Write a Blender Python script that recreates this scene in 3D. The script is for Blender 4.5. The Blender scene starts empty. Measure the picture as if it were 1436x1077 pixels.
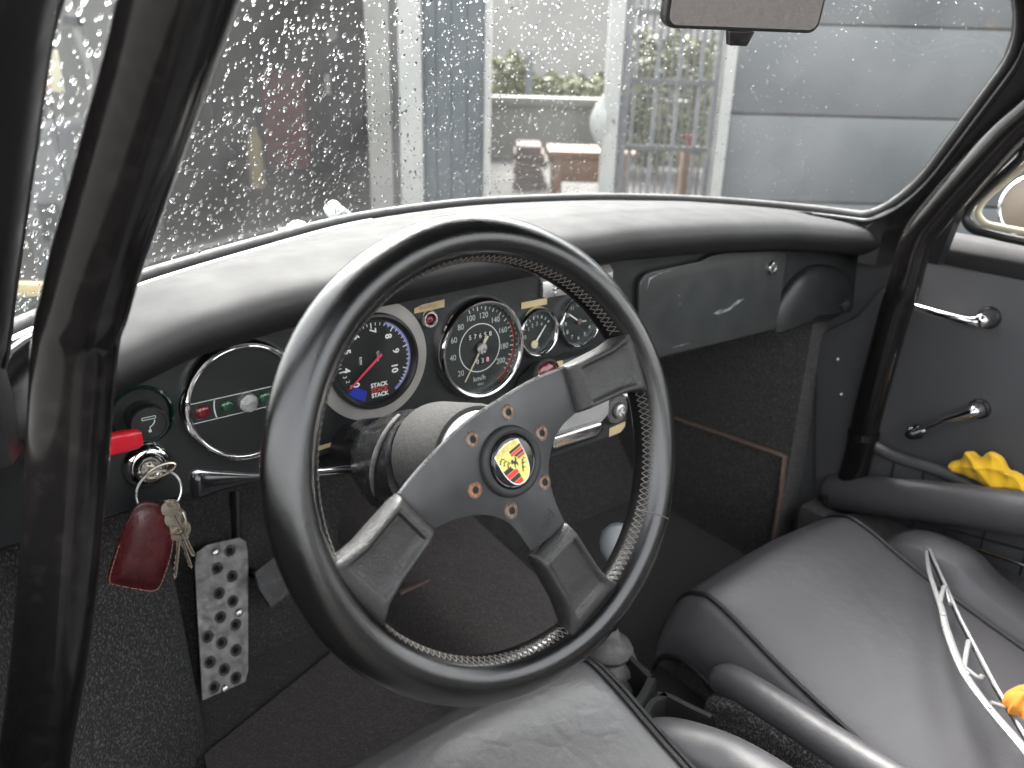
import bpy, bmesh, math, random
import numpy as np
from mathutils import Vector, Matrix
random.seed(7); rng = np.random.default_rng(11)
sc = bpy.context.scene; COL = sc.collection
V3 = lambda *a: np.array(a, float)

# ---------------------------------------------------------------- camera
CAM = V3(-.3593, -.6722, 1.0658); YAW, PITCH, ROLL, FPX = .6679, .3868, .0272, 1151.0
_f = V3(math.sin(YAW)*math.cos(PITCH), math.cos(YAW)*math.cos(PITCH), -math.sin(PITCH))
_r = V3(math.cos(YAW), -math.sin(YAW), 0); _u = np.cross(_r, _f)
RT = math.cos(ROLL)*_r + math.sin(ROLL)*_u; UP = -math.sin(ROLL)*_r + math.cos(ROLL)*_u
cd = bpy.data.cameras.new('camera'); cam = bpy.data.objects.new('camera', cd); COL.objects.link(cam)
cam.matrix_world = Matrix(((RT[0], UP[0], -_f[0], CAM[0]), (RT[1], UP[1], -_f[1], CAM[1]), (RT[2], UP[2], -_f[2], CAM[2]), (0, 0, 0, 1)))
cd.sensor_fit = 'HORIZONTAL'; cd.sensor_width = 36; cd.lens = 36*FPX/1436
cd.clip_start = .02; cd.clip_end = 400
cd.dof.use_dof = True; cd.dof.focus_distance = .72; cd.dof.aperture_fstop = 7
sc.camera = cam

# ---------------------------------------------------------------- overcast sky and soft sun
W = bpy.data.worlds.new('World'); sc.world = W; W.use_nodes = True
nt = W.node_tree; nt.nodes.clear()
sky = nt.nodes.new('ShaderNodeTexSky'); sky.sky_type = 'NISHITA'; sky.sun_disc = False
SUN_EL, SUN_AZ = math.radians(50), math.radians(22)      # azimuth measured from the car's nose, to the right
sky.sun_elevation = SUN_EL; sky.sun_rotation = SUN_AZ; sky.dust_density = 6; sky.air_density = 1.6; sky.ozone_density = .6
hsv = nt.nodes.new('ShaderNodeHueSaturation'); hsv.inputs['Saturation'].default_value = .16
bgn = nt.nodes.new('ShaderNodeBackground'); bgn.inputs['Strength'].default_value = .15
wo = nt.nodes.new('ShaderNodeOutputWorld')
nt.links.new(sky.outputs[0], hsv.inputs['Color']); nt.links.new(hsv.outputs[0], bgn.inputs[0]); nt.links.new(bgn.outputs[0], wo.inputs[0])
sl = bpy.data.lights.new('sun', 'SUN'); sl.energy = .6; sl.angle = math.radians(24); sl.color = (1, .96, .91)
so = bpy.data.objects.new('sun', sl); COL.objects.link(so)
sd = Vector((math.sin(SUN_AZ)*math.cos(SUN_EL), math.cos(SUN_AZ)*math.cos(SUN_EL), math.sin(SUN_EL)))
so.rotation_euler = sd.to_track_quat('Z', 'Y').to_euler(); so.location = (0, 0, 6)
sc.view_settings.view_transform = 'Standard'; sc.view_settings.look = 'None'
sc.view_settings.gamma = 1; sc.view_settings.exposure = 3.2; sc.view_settings.use_curve_mapping = False
sc.render.engine = 'CYCLES'
sc.cycles.transparent_max_bounces = 24; sc.cycles.transmission_bounces = 10; sc.cycles.max_bounces = 14
sc.cycles.diffuse_bounces = 5; sc.cycles.glossy_bounces = 6

# ---------------------------------------------------------------- measuring helpers: sight line through a point of the picture, met with a plane of the car
def ray(x, y): return RT*((x-718)/FPX) + UP*((538.5-y)/FPX) + _f
def at(x, y, X=None, Y=None, Z=None, D=None):
    d = ray(x, y)
    if X is not None: t = (X-CAM[0])/d[0]
    elif Y is not None: t = (Y-CAM[1])/d[1]
    elif Z is not None: t = (Z-CAM[2])/d[2]
    else: t = D
    return CAM + d*t
HF = V3(math.sin(YAW), math.cos(YAW), 0); HR = V3(math.cos(YAW), -math.sin(YAW), 0)
def yard(x, y, d):                       # (sideways, height) on the upright plane d metres ahead
    r = ray(x, y); P = CAM + r*(d/np.dot(r, HF)); return float(np.dot(P-CAM, HR)), float(P[2])

# ---------------------------------------------------------------- mesh helpers
class F:                                 # a flat working frame: origin, right, up, normal
    def __init__(s, o, u, v, n): s.o, s.u, s.v, s.n = (np.array(q, float) for q in (o, u, v, n))
    def p(s, x, y, n=0): return s.o + x*s.u + y*s.v + n*s.n
    def m(s, x=0, y=0, n=0, rot=0, k=1):
        c, q = math.cos(rot)*k, math.sin(rot)*k
        U = c*s.u + q*s.v; Vv = -q*s.u + c*s.v; o = s.p(x, y, n)
        return Matrix(((U[0], Vv[0], s.n[0]*k, o[0]), (U[1], Vv[1], s.n[1]*k, o[1]), (U[2], Vv[2], s.n[2]*k, o[2]), (0, 0, 0, 1)))
    def at(s, x, y, n=0): return F(s.p(x, y, n), s.u, s.v, s.n)
WORLD = F((0, 0, 0), (1, 0, 0), (0, 1, 0), (0, 0, 1))
def unit(a): a = np.array(a, float); return a/max(np.linalg.norm(a), 1e-12)
def axis_frame(o, n, hint=(0, 0, 1)):
    n = unit(n); u = np.cross(hint, n)
    if np.linalg.norm(u) < 1e-4: u = np.cross((0, 1, 0), n)
    u = unit(u); return F(o, u, np.cross(n, u), n)
def smooth_path(P, k=8, closed=False):   # Catmull-Rom
    P = [np.array(q, float) for q in P]; n = len(P); out = []
    for i in range(n if closed else n-1):
        g = lambda j: P[j % n] if closed else (P[j] if 0 <= j < n else (2*P[0]-P[1] if j < 0 else 2*P[-1]-P[-2]))
        a, b, c, d = g(i-1), g(i), g(i+1), g(i+2)
        for t in np.linspace(0, 1, k, endpoint=False):
            out.append(.5*(2*b + (c-a)*t + (2*a-5*b+4*c-d)*t*t + (3*b-a-3*c+d)*t**3))
    if not closed: out.append(P[-1])
    return out
class MB:
    def __init__(s): s.v = []; s.f = []
    def add(s, v, f):
        k = len(s.v); s.v += [tuple(map(float, q)) for q in v]; s.f += [tuple(i+k for i in g) for g in f]; return s
    def grid(s, fn, nu, nv, cu=False, cv=False, flip=False):
        us = np.linspace(0, 1, nu, endpoint=not cu); vs = np.linspace(0, 1, nv, endpoint=not cv)
        v = [fn(a, b) for a in us for b in vs]; f = []
        for i in range(nu if cu else nu-1):
            for j in range(nv if cv else nv-1):
                a, b, c, d = i*nv+j, ((i+1) % nu)*nv+j, ((i+1) % nu)*nv+(j+1) % nv, i*nv+(j+1) % nv
                f.append((a, d, c, b) if flip else (a, b, c, d))
        return s.add(v, f)
    def loft(s, secs, caps=True, closed=True):
        n = len(secs[0]); v = [q for z in secs for q in z]; f = []
        for i in range(len(secs)-1):
            for j in range(n if closed else n-1):
                f.append((i*n+j, i*n+(j+1) % n, (i+1)*n+(j+1) % n, (i+1)*n+j))
        if caps: f += [tuple(range(n-1, -1, -1)), tuple(range((len(secs)-1)*n, len(secs)*n))]
        return s.add(v, f)
    def tube(s, P, r, seg=12, closed=False, caps=True, flat=1.0, hint=None):
        P = [np.array(q, float) for q in P]; n = len(P); R = r if hasattr(r, '__len__') else [r]*n
        T = [unit((P[(i+1) % n] if closed or i < n-1 else P[i]) - (P[i-1] if closed or i > 0 else P[i])) for i in range(n)]
        x = np.array(hint, float) if hint is not None else (V3(0, 0, 1) if abs(T[0][2]) < .9 else V3(1, 0, 0))
        secs = []
        for i in range(n):
            x = unit(x - T[i]*np.dot(x, T[i])); y = np.cross(T[i], x)
            secs.append([P[i] + R[i]*(math.cos(a)*x*flat + math.sin(a)*y) for a in np.linspace(0, 2*math.pi, seg, endpoint=False)])
        if closed:
            secs.append(secs[0]); return s.loft(secs, False)
        return s.loft(secs, caps)
    def lathe(s, fr, prof, seg=48, cap0=False, cap1=False):
        secs = [[fr.p(r*math.cos(a), r*math.sin(a), h) for a in np.linspace(0, 2*math.pi, seg, endpoint=False)] for r, h in prof]
        k = len(s.v); s.loft(secs, False)
        if cap0: s.f.append(tuple(k+i for i in range(seg-1, -1, -1)))
        if cap1: s.f.append(tuple(k+(len(prof)-1)*seg+i for i in range(seg)))
        return s
    def prism(s, fr, pts, n0, n1):
        n = len(pts); area = sum(pts[i][0]*pts[(i+1) % n][1]-pts[(i+1) % n][0]*pts[i][1] for i in range(n))
        if area < 0: pts = pts[::-1]
        v = [fr.p(x, y, n0) for x, y in pts] + [fr.p(x, y, n1) for x, y in pts]
        f = [tuple(range(n-1, -1, -1)), tuple(range(n, 2*n))] + [(i, (i+1) % n, n+(i+1) % n, n+i) for i in range(n)]
        return s.add(v, f)
    def box(s, fr, x0, x1, y0, y1, n0, n1): return s.prism(fr, [(x0, y0), (x1, y0), (x1, y1), (x0, y1)], n0, n1)
    def sheet(s, pts): return s.add(pts, [tuple(range(len(pts)))])
    def dome(s, fr, rx, ry, h, seg=12, rings=4, rot=0, base=True):
        c, q = math.cos(rot), math.sin(rot); k = len(s.v)
        for j in range(rings):
            a = j/rings*math.pi/2
            for t in np.linspace(0, 2*math.pi, seg, endpoint=False):
                x, y = rx*math.cos(a)*math.cos(t), ry*math.cos(a)*math.sin(t)
                s.v.append(tuple(fr.p(c*x-q*y, q*x+c*y, h*math.sin(a))))
        s.v.append(tuple(fr.p(0, 0, h))); top = k+rings*seg
        for j in range(rings-1):
            for i in range(seg): s.f.append((k+j*seg+i, k+j*seg+(i+1) % seg, k+(j+1)*seg+(i+1) % seg, k+(j+1)*seg+i))
        for i in range(seg): s.f.append((k+(rings-1)*seg+i, k+(rings-1)*seg+(i+1) % seg, top))
        if base: s.f.append(tuple(k+i for i in range(seg-1, -1, -1)))
        return s
    def mesh(s, name, mat, smooth=40, bevel=0, bseg=2, recalc=True):
        me = bpy.data.meshes.new(name); me.from_pydata(s.v, [], s.f); me.validate()
        if recalc or bevel:
            bm = bmesh.new(); bm.from_mesh(me); bmesh.ops.recalc_face_normals(bm, faces=bm.faces)
            if bevel:
                es = [e for e in bm.edges if e.is_manifold and e.calc_face_angle(0) > .5]
                bmesh.ops.bevel(bm, geom=es, offset=bevel, segments=bseg, affect='EDGES', profile=.6, clamp_overlap=True)
            bm.to_mesh(me); bm.free()
        if smooth:
            me.shade_smooth(); me.set_sharp_from_angle(angle=math.radians(smooth))
        me.materials.append(mat); return me
    def build(s, name, mat, parent=None, **k): return link(name, s.mesh(name, mat, **k), parent)
def base_of(p): return Matrix.Translation(p.location) if p.type == 'EMPTY' else Matrix.Identity(4)
def link(name, me, parent=None, mw=None):
    o = bpy.data.objects.new(name, me); COL.objects.link(o)
    if parent is not None:
        o.parent = parent; o.matrix_parent_inverse = base_of(parent).inverted()
    if mw is not None: o.matrix_basis = mw
    return o
def thing(name, label, cat, loc, group=None):
    o = bpy.data.objects.new(name, None); COL.objects.link(o); o.location = tuple(map(float, loc)); o.empty_display_size = .02
    return tag(o, label, cat, group)
def tag(o, label, cat, group=None):
    o['label'] = label; o['category'] = cat
    if group: o['group'] = group
    return o
def struct(o): o['kind'] = 'structure'; return o
def stuff(o): o['kind'] = 'stuff'; return o
_tc = {}
def glyphs(sn, size):                    # flat outline of a word as vertices and faces, centred
    if sn not in _tc:
        c = bpy.data.curves.new('t', 'FONT'); c.body = sn; c.size = 1; c.align_x = 'CENTER'; c.align_y = 'CENTER'; c.resolution_u = 3
        o = bpy.data.objects.new('t', c); COL.objects.link(o); dg = bpy.context.evaluated_depsgraph_get()
        me = bpy.data.meshes.new_from_object(o.evaluated_get(dg))
        v = np.array([q.co[:2] for q in me.vertices]) if len(me.vertices) else np.zeros((0, 2))
        if len(v): v = v - (v.min(0)+v.max(0))/2
        _tc[sn] = (v, [tuple(p.vertices) for p in me.polygons])
        bpy.data.objects.remove(o); bpy.data.curves.remove(c); bpy.data.meshes.remove(me)
    v, f = _tc[sn]; return v*size, f
def word(mb, fr, sn, x, y, n, size, rot=0, sx=1.0, bold=0):
    v, f = glyphs(sn, size); c, q = math.cos(rot), math.sin(rot)
    for dx, dy in ([(0, 0)] if not bold else [(0, 0), (bold, 0), (0, bold), (-bold, 0), (0, -bold)]):
        mb.add([fr.p(x+c*(a*sx+dx)-q*(b+dy), y+q*(a*sx+dx)+c*(b+dy), n+(dx+2*dy)*.02) for a, b in v], f)
def arc(r, a0, a1, k=24, cx=0, cy=0): return [(cx+r*math.cos(a), cy+r*math.sin(a)) for a in np.linspace(a0, a1, k)]
def ribbon(fr, pts, w, n): # flat strip along a 2-D path
    L = []; Rr = []
    for i in range(len(pts)):
        a = np.array(pts[max(i-1, 0)]); b = np.array(pts[min(i+1, len(pts)-1)]); t = unit(b-a); q = np.array([-t[1], t[0]])*w/2
        L.append(np.array(pts[i])+q); Rr.append(np.array(pts[i])-q)
    v = [fr.p(*q, n) for q in L+Rr]; k = len(pts)
    return v, [(i, k+i, k+i+1, i+1) for i in range(k-1)]

# ---------------------------------------------------------------- materials
def mat(name, col, rough=.5, metal=0, spec=.5, noise=None, bump=None, coat=0, sheen=0, fine=None):
    """noise=(scale, other colour, low, high); bump=[(kind, scale, strength, distance)...]; fine=(scale, amount) roughness wear"""
    m = bpy.data.materials.new(name); m.use_nodes = True; t = m.node_tree; b = t.nodes['Principled BSDF']; L = t.links.new
    b.inputs['Base Color'].default_value = (*col, 1); b.inputs['Roughness'].default_value = rough; b.inputs['Metallic'].default_value = metal
    b.inputs['Specular IOR Level'].default_value = spec
    if coat: b.inputs['Coat Weight'].default_value = coat; b.inputs['Coat Roughness'].default_value = .08
    if sheen: b.inputs['Sheen Weight'].default_value = sheen; b.inputs['Sheen Roughness'].default_value = .6
    tc = t.nodes.new('ShaderNodeTexCoord')
    def nz(scale, detail=5, rough_=.6):
        n = t.nodes.new('ShaderNodeTexNoise'); n.inputs['Scale'].default_value = scale; n.inputs['Detail'].default_value = detail
        n.inputs['Roughness'].default_value = rough_; L(tc.outputs['Object'], n.inputs['Vector']); return n
    if noise:
        n = nz(noise[0]); r = t.nodes.new('ShaderNodeMapRange'); r.inputs[1].default_value = noise[2]; r.inputs[2].default_value = noise[3]
        L(n.outputs[0], r.inputs[0]); x = t.nodes.new('ShaderNodeMix'); x.data_type = 'RGBA'
        x.inputs[6].default_value = (*col, 1); x.inputs[7].default_value = (*noise[1], 1); L(r.outputs[0], x.inputs[0]); L(x.outputs[2], b.inputs['Base Color'])
    if fine:
        n = nz(fine[0], 6); r = t.nodes.new('ShaderNodeMapRange'); r.inputs[1].default_value = .3; r.inputs[2].default_value = .7
        r.inputs[3].default_value = max(rough-fine[1], .02); r.inputs[4].default_value = min(rough+fine[1], 1); L(n.outputs[0], r.inputs[0]); L(r.outputs[0], b.inputs['Roughness'])
    prev = None
    for kind, scale, st, dist in (bump or []):
        if kind == 'noise': h = nz(scale, 6).outputs[0]
        elif kind == 'crack':
            w = nz(scale*.5, 2); w2 = t.nodes.new('ShaderNodeVectorMath'); w2.operation = 'SCALE'; w2.inputs['Scale'].default_value = .6/scale
            L(w.outputs['Color'], w2.inputs[0]); w3 = t.nodes.new('ShaderNodeVectorMath'); L(tc.outputs['Object'], w3.inputs[0]); L(w2.outputs[0], w3.inputs[1])
            v = t.nodes.new('ShaderNodeTexVoronoi'); v.feature = 'DISTANCE_TO_EDGE'; v.inputs['Scale'].default_value = scale; L(w3.outputs[0], v.inputs['Vector'])
            r = t.nodes.new('ShaderNodeMapRange'); r.inputs[1].default_value = 0; r.inputs[2].default_value = .12; L(v.outputs[0], r.inputs[0]); h = r.outputs[0]
        elif kind == 'cells':
            v = t.nodes.new('ShaderNodeTexVoronoi'); v.inputs['Scale'].default_value = scale; L(tc.outputs['Object'], v.inputs['Vector']); h = v.outputs[0]
        bp = t.nodes.new('ShaderNodeBump'); bp.inputs['Strength'].default_value = st; bp.inputs['Distance'].default_value = dist
        L(h, bp.inputs['Height'])
        if prev: L(prev.outputs[0], bp.inputs['Normal'])
        prev = bp
    if prev: L(prev.outputs[0], b.inputs['Normal'])
    return m
M = {}
M['leather'] = mat('black leather', (.013, .013, .014), .34, spec=.55, fine=(40, .08), bump=[('crack', 900, .25, .0003), ('noise', 60, .25, .0012)])
M['rim'] = mat('worn rim leather', (.0045, .0045, .0045), .17, spec=.7, fine=(60, .05), bump=[('crack', 800, .16, .0002), ('noise', 45, .07, .001)])
M['spoke_leather'] = mat('grained spoke leather', (.018, .017, .016), .36, spec=.55, fine=(50, .08), bump=[('crack', 650, .5, .0005), ('noise', 80, .06, .001)])
M['pad'] = mat('dash pad vinyl', (.022, .0212, .022), .66, spec=.18, fine=(25, .05), bump=[('crack', 900, .3, .0003), ('noise', 18, .15, .002)])
M['seat'] = mat('soft seat leather', (.066, .063, .067), .44, spec=.5, fine=(14, .07), bump=[('noise', 700, .2, .0003), ('noise', 45, .2, .0016), ('noise', 13, .4, .006)])
M['worn_seat'] = mat('creased seat leather', (.065, .063, .064), .32, spec=.6, fine=(20, .04), bump=[('crack', 26, .12, .0010), ('noise', 500, .25, .0003), ('noise', 60, .12, .001), ('noise', 12, .35, .006)])
M['door_vinyl'] = mat('door card vinyl', (.075, .075, .079), .48, spec=.45, fine=(20, .06), bump=[('noise', 900, .15, .0002), ('noise', 9, .25, .004)])
M['panel'] = mat('dark painted dash steel', (.015, .016, .0162), .40, spec=.45, fine=(30, .12), noise=(26, (.022, .0235, .0235), .45, .75), bump=[('noise', 300, .06, .0002)])
M['glove'] = mat('charcoal painted lid', (.030, .0325, .032), .40, spec=.45, fine=(30, .12), noise=(14, (.040, .043, .042), .45, .7), bump=[('noise', 300, .06, .0002)])
M['scrape'] = mat('bare scuffed metal', (.23, .25, .24), .5, noise=(90, (.06, .07, .065), .45, .6))
M['chrome'] = mat('chrome', (.72, .72, .72), .07, 1, fine=(120, .05))
M['worn_chrome'] = mat('worn chrome', (.62, .61, .59), .16, 1, fine=(150, .12))
M['alu'] = mat('brushed aluminium ring', (.38, .365, .34), .42, .5, fine=(60, .15), noise=(20, (.29, .28, .265), .4, .8))
M['cast'] = mat('footrest aluminium', (.25, .24, .23), .55, .7, fine=(90, .15), noise=(70, (.15, .143, .135), .42, .68), bump=[('cells', 500, .3, .0004)])
M['silver'] = mat('satin silver', (.62, .62, .61), .3, .9, fine=(100, .1))
M['white_metal'] = mat('pale grey boss', (.30, .295, .29), .55, noise=(60, (.25, .245, .24), .4, .7), bump=[('noise', 400, .2, .0004)])
M['felt'] = mat('dusty grey shroud', (.036, .035, .034), .85, spec=.2, noise=(500, (.060, .058, .056), .4, .7), bump=[('noise', 700, .5, .0006)])
M['black_gloss'] = mat('gloss black', (.008, .008, .009), .12, spec=.6, fine=(50, .06))
M['black_satin'] = mat('satin black', (.014, .014, .015), .38, fine=(40, .1))
M['black_cast'] = mat('black cast housing', (.013, .013, .013), .26, spec=.55, fine=(70, .12), noise=(120, (.05, .048, .046), .58, .72), bump=[('noise', 90, .35, .0015)])
M['plate'] = mat('anodised black plate', (.030, .031, .032), .40, .3, fine=(40, .1), noise=(30, (.040, .041, .042), .4, .7))
M['rubber'] = mat('black rubber', (.016, .016, .016), .58, spec=.4, fine=(60, .12))
M['grey_rubber'] = mat('dusty rubber bellows', (.075, .072, .068), .6, noise=(70, (.14, .135, .128), .45, .7), bump=[('noise', 300, .3, .0005)])
M['rust'] = mat('browned bolt steel', (.19, .15, .125), .45, .6, fine=(120, .15), noise=(280, (.11, .06, .04), .42, .62))
M['rusty'] = mat('rusty bolt steel', (.30, .13, .07), .6, .3, noise=(300, (.12, .06, .04), .4, .65), bump=[('noise', 500, .4, .0003)])
M['dark'] = mat('black hole', (.003, .003, .003), .8)
M['cage'] = mat('black cage paint', (.007, .0062, .006), .13, spec=.5, fine=(25, .1), noise=(90, (.018, .016, .015), .5, .8), bump=[('noise', 60, .12, .0008)])
M['chip'] = mat('paint chip primer', (.42, .34, .24), .6)
M['dial'] = mat('dial black', (.010, .011, .011), .35)
M['dial_green'] = mat('dial green black', (.013, .019, .017), .4)
M['ink'] = mat('pale dial print', (.50, .56, .52), .6)
M['ink_white'] = mat('white dial print', (.80, .80, .78), .6)
M['ink_cream'] = mat('cream needle paint', (.62, .55, .38), .5)
M['ink_red'] = mat('red dial print', (.50, .06, .04), .55)
M['ink_blue'] = mat('pale violet band', (.22, .24, .52), .45)
M['ink_dblue'] = mat('deep blue field', (.01, .03, .36), .4)
M['ink_pink'] = mat('pink red needle', (.66, .06, .12), .45)
M['gold'] = mat('crest gold', (.62, .56, .16), .35, .35, bump=[('noise', 900, .25, .0002)])
M['crest_red'] = mat('crest red', (.60, .02, .03), .3)
M['crest_black'] = mat('crest black', (.012, .012, .012), .3)
M['red_plastic'] = mat('red plastic', (.55, .012, .025), .22, spec=.5)
M['lamp_red'] = mat('red lamp', (.14, .008, .015), .12, coat=.5)
M['lamp_green'] = mat('green lamp', (.012, .05, .025), .12, coat=.5)
M['green_paint'] = mat('dark green car paint', (.004, .022, .015), .2, coat=.6)
M['wet_green'] = mat('wet dark green paint', (.006, .022, .016), .14, coat=1, bump=[('noise', 160, .9, .004), ('noise', 45, .3, .004)])
M['tape'] = mat('masking tape', (.50, .40, .22), .75, noise=(60, (.43, .34, .18), .4, .7), bump=[('noise', 400, .2, .0002)])
M['pen'] = mat('faded pen', (.16, .09, .06), .8)
M['fob'] = mat('oxblood leather', (.085, .012, .014), .26, spec=.6, fine=(70, .1), noise=(45, (.05, .009, .011), .4, .7), bump=[('crack', 700, .25, .0003), ('noise', 60, .4, .002)])
M['fob_edge'] = mat('fob edge stitch', (.30, .17, .14), .6)
M['brass'] = mat('nickel key', (.55, .49, .40), .3, 1, fine=(100, .12))
M['carpet'] = mat('charcoal carpet', (.034, .031, .030), .95, spec=.15, sheen=.2, noise=(380, (.20, .18, .168), .50, .74), bump=[('noise', 650, 1, .004), ('noise', 40, .4, .006)])
M['carpet_brown'] = mat('dusty brown carpet', (.080, .068, .064), .95, spec=.1, sheen=.2, noise=(340, (.22, .185, .168), .47, .76), bump=[('noise', 600, 1, .003), ('noise', 30, .5, .008)])
M['loop'] = mat('looped carpet', (.010, .0098, .0095), .9, spec=.2, sheen=.15, noise=(330, (.24, .23, .22), .50, .68), bump=[('noise', 500, 1, .006)])
M['binding'] = mat('brown carpet binding', (.115, .078, .062), .8, noise=(120, (.16, .115, .09), .4, .7), bump=[('noise', 500, .4, .0006)])
M['thread'] = mat('grey stitching thread', (.085, .075, .068), .8)
M['yellow'] = mat('yellow dust cloth', (.78, .46, .012), .85, sheen=.1, noise=(50, (.70, .40, .01), .4, .7), bump=[('noise', 900, .4, .0006), ('noise', 90, .4, .003)])
M['orange'] = mat('orange cloth', (.45, .17, .015), .85)
M['white_plastic'] = mat('white plastic', (.72, .72, .70), .4)
M['cream'] = mat('aged cream trim', (.50, .46, .34), .5, noise=(60, (.30, .24, .14), .55, .75))
M['beige'] = mat('beige paint', (.20, .165, .125), .4)
M['mirror'] = mat('mirror glass', (.55, .55, .55), .02, 1)
M['knob'] = mat('pale grey knob', (.28, .29, .30), .35)
M['wiper_grey'] = mat('grey wiper steel', (.30, .30, .30), .35, .2, fine=(60, .1))
def glass_mat(name, tint=(.86, .88, .87), ior=1.45, dirt=0, rough=0.0):
    m = bpy.data.materials.new(name); m.use_nodes = True; t = m.node_tree; t.nodes.clear(); L = t.links.new
    o = t.nodes.new('ShaderNodeOutputMaterial'); tr = t.nodes.new('ShaderNodeBsdfTransparent'); tr.inputs[0].default_value = (*tint, 1)
    gl = t.nodes.new('ShaderNodeBsdfGlossy'); gl.inputs['Roughness'].default_value = rough; fr = t.nodes.new('ShaderNodeFresnel')
    ge = t.nodes.new('ShaderNodeNewGeometry'); io = t.nodes.new('ShaderNodeMapRange'); io.inputs[3].default_value = ior; io.inputs[4].default_value = 1/ior   # a thin pane reflects alike from both sides
    L(ge.outputs['Backfacing'], io.inputs[0]); L(io.outputs[0], fr.inputs[0])
    x = t.nodes.new('ShaderNodeMixShader'); L(fr.outputs[0], x.inputs[0]); L(tr.outputs[0], x.inputs[1]); L(gl.outputs[0], x.inputs[2]); out = x
    if dirt:
        tc = t.nodes.new('ShaderNodeTexCoord'); mp = t.nodes.new('ShaderNodeMapping'); mp.inputs['Scale'].default_value = (1, 1, .35); L(tc.outputs['Object'], mp.inputs[0])
        n = t.nodes.new('ShaderNodeTexNoise'); n.inputs['Scale'].default_value = 9; n.inputs['Detail'].default_value = 8; L(mp.outputs[0], n.inputs['Vector'])
        r = t.nodes.new('ShaderNodeMapRange'); r.inputs[1].default_value = .35; r.inputs[2].default_value = .75; r.inputs[3].default_value = dirt*.3; r.inputs[4].default_value = dirt; L(n.outputs[0], r.inputs[0])
        df = t.nodes.new('ShaderNodeBsdfTranslucent'); df.inputs[0].default_value = (.8, .8, .8, 1)
        y = t.nodes.new('ShaderNodeMixShader'); L(r.outputs[0], y.inputs[0]); L(x.outputs[0], y.inputs[1]); L(df.outputs[0], y.inputs[2]); out = y
    L(out.outputs[0], o.inputs[0]); return m
M['screen'] = glass_mat('windscreen glass', dirt=.016)
M['gauge_glass'] = glass_mat('gauge glass', tint=(.97, .97, .97), ior=1.35)
wm = bpy.data.materials.new('rain water'); wm.use_nodes = True; _b = wm.node_tree.nodes['Principled BSDF']
_b.inputs['Transmission Weight'].default_value = 1; _b.inputs['IOR'].default_value = 1.33; _b.inputs['Roughness'].default_value = 0; _b.inputs['Base Color'].default_value = (1, 1, 1, 1)
M['water'] = wm
M['ground'] = mat('wet yard concrete', (.048, .044, .040), .85, noise=(3, (.034, .031, .028), .4, .65), fine=(4, .1), bump=[('noise', 60, .3, .004)])
M['plaster'] = mat('pale yard plaster', (.115, .115, .108), .8, noise=(6, (.095, .095, .09), .4, .7), bump=[('noise', 120, .2, .002)])
M['jamb'] = mat('off white jamb paint', (.19, .188, .172), .5, noise=(8, (.16, .157, .145), .45, .7))
M['channel'] = mat('grey door channel', (.12, .12, .117), .5)
M['clad'] = mat('blue grey cladding', (.056, .070, .080), .5, noise=(5, (.064, .078, .087), .4, .7), bump=[('noise', 20, .15, .003)])
M['sectional'] = mat('grey garage door paint', (.082, .089, .095), .42, noise=(4, (.094, .100, .106), .4, .7), bump=[('noise', 40, .12, .002)])
M['white_paint'] = mat('white post paint', (.33, .33, .315), .45, noise=(12, (.28, .275, .26), .5, .75))
M['garage_wall'] = mat('garage inner wall', (.10, .097, .09), .85, noise=(3, (.07, .068, .064), .4, .7))
M['dark_metal'] = mat('dark shelf steel', (.03, .032, .036), .5)
M['cab_red'] = mat('dark red cabinet', (.22, .02, .03), .45)
M['bars'] = mat('weathered gate steel', (.045, .048, .05), .5)
M['bars_pale'] = mat('galvanised gate slat', (.12, .125, .13), .5, noise=(30, (.08, .084, .09), .4, .7))
M['leaf'] = mat('hedge leaf', (.060, .078, .018), .6, noise=(8, (.095, .095, .022), .35, .65))
M['wood'] = mat('weathered orange wood', (.17, .085, .042), .6, noise=(25, (.12, .063, .034), .4, .7))
M['brick'] = mat('brown stacked timber', (.075, .048, .038), .8, noise=(20, (.10, .068, .05), .4, .7))
M['far_backdrop'] = mat('pale sky backdrop', (.26, .25, .235), .8, noise=(2, (.23, .222, .21), .4, .7))
M['capping'] = mat('pale coping', (.17, .17, .15), .7)
M['machine'] = mat('grey machine casing', (.10, .105, .11), .5)

# ================================================================ THE YARD beyond the windscreen
def Y_(d): return F((CAM[0]+HF[0]*d, CAM[1]+HF[1]*d, 0), HR, (0, 0, 1), -HF)
def ya(x, d, y=150): return yard(x, y, d)[0]
def yz(y, d, x=900): return yard(x, y, d)[1]
g = MB().grid(lambda a, b: V3(-60+120*a, -60+120*b, 0), 25, 25).build('ground', M['ground']); struct(g)
DF = 4.6; fy = Y_(DF)
def yard_box(name, label, cat, m, x0, x1, z0, z1, n0, n1, fr=fy, bevel=.006, group=None):
    o = MB().box(fr, x0, x1, z0, z1, n0, n1).build(name, M[m], bevel=bevel); return tag(o, label, cat, group)
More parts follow.
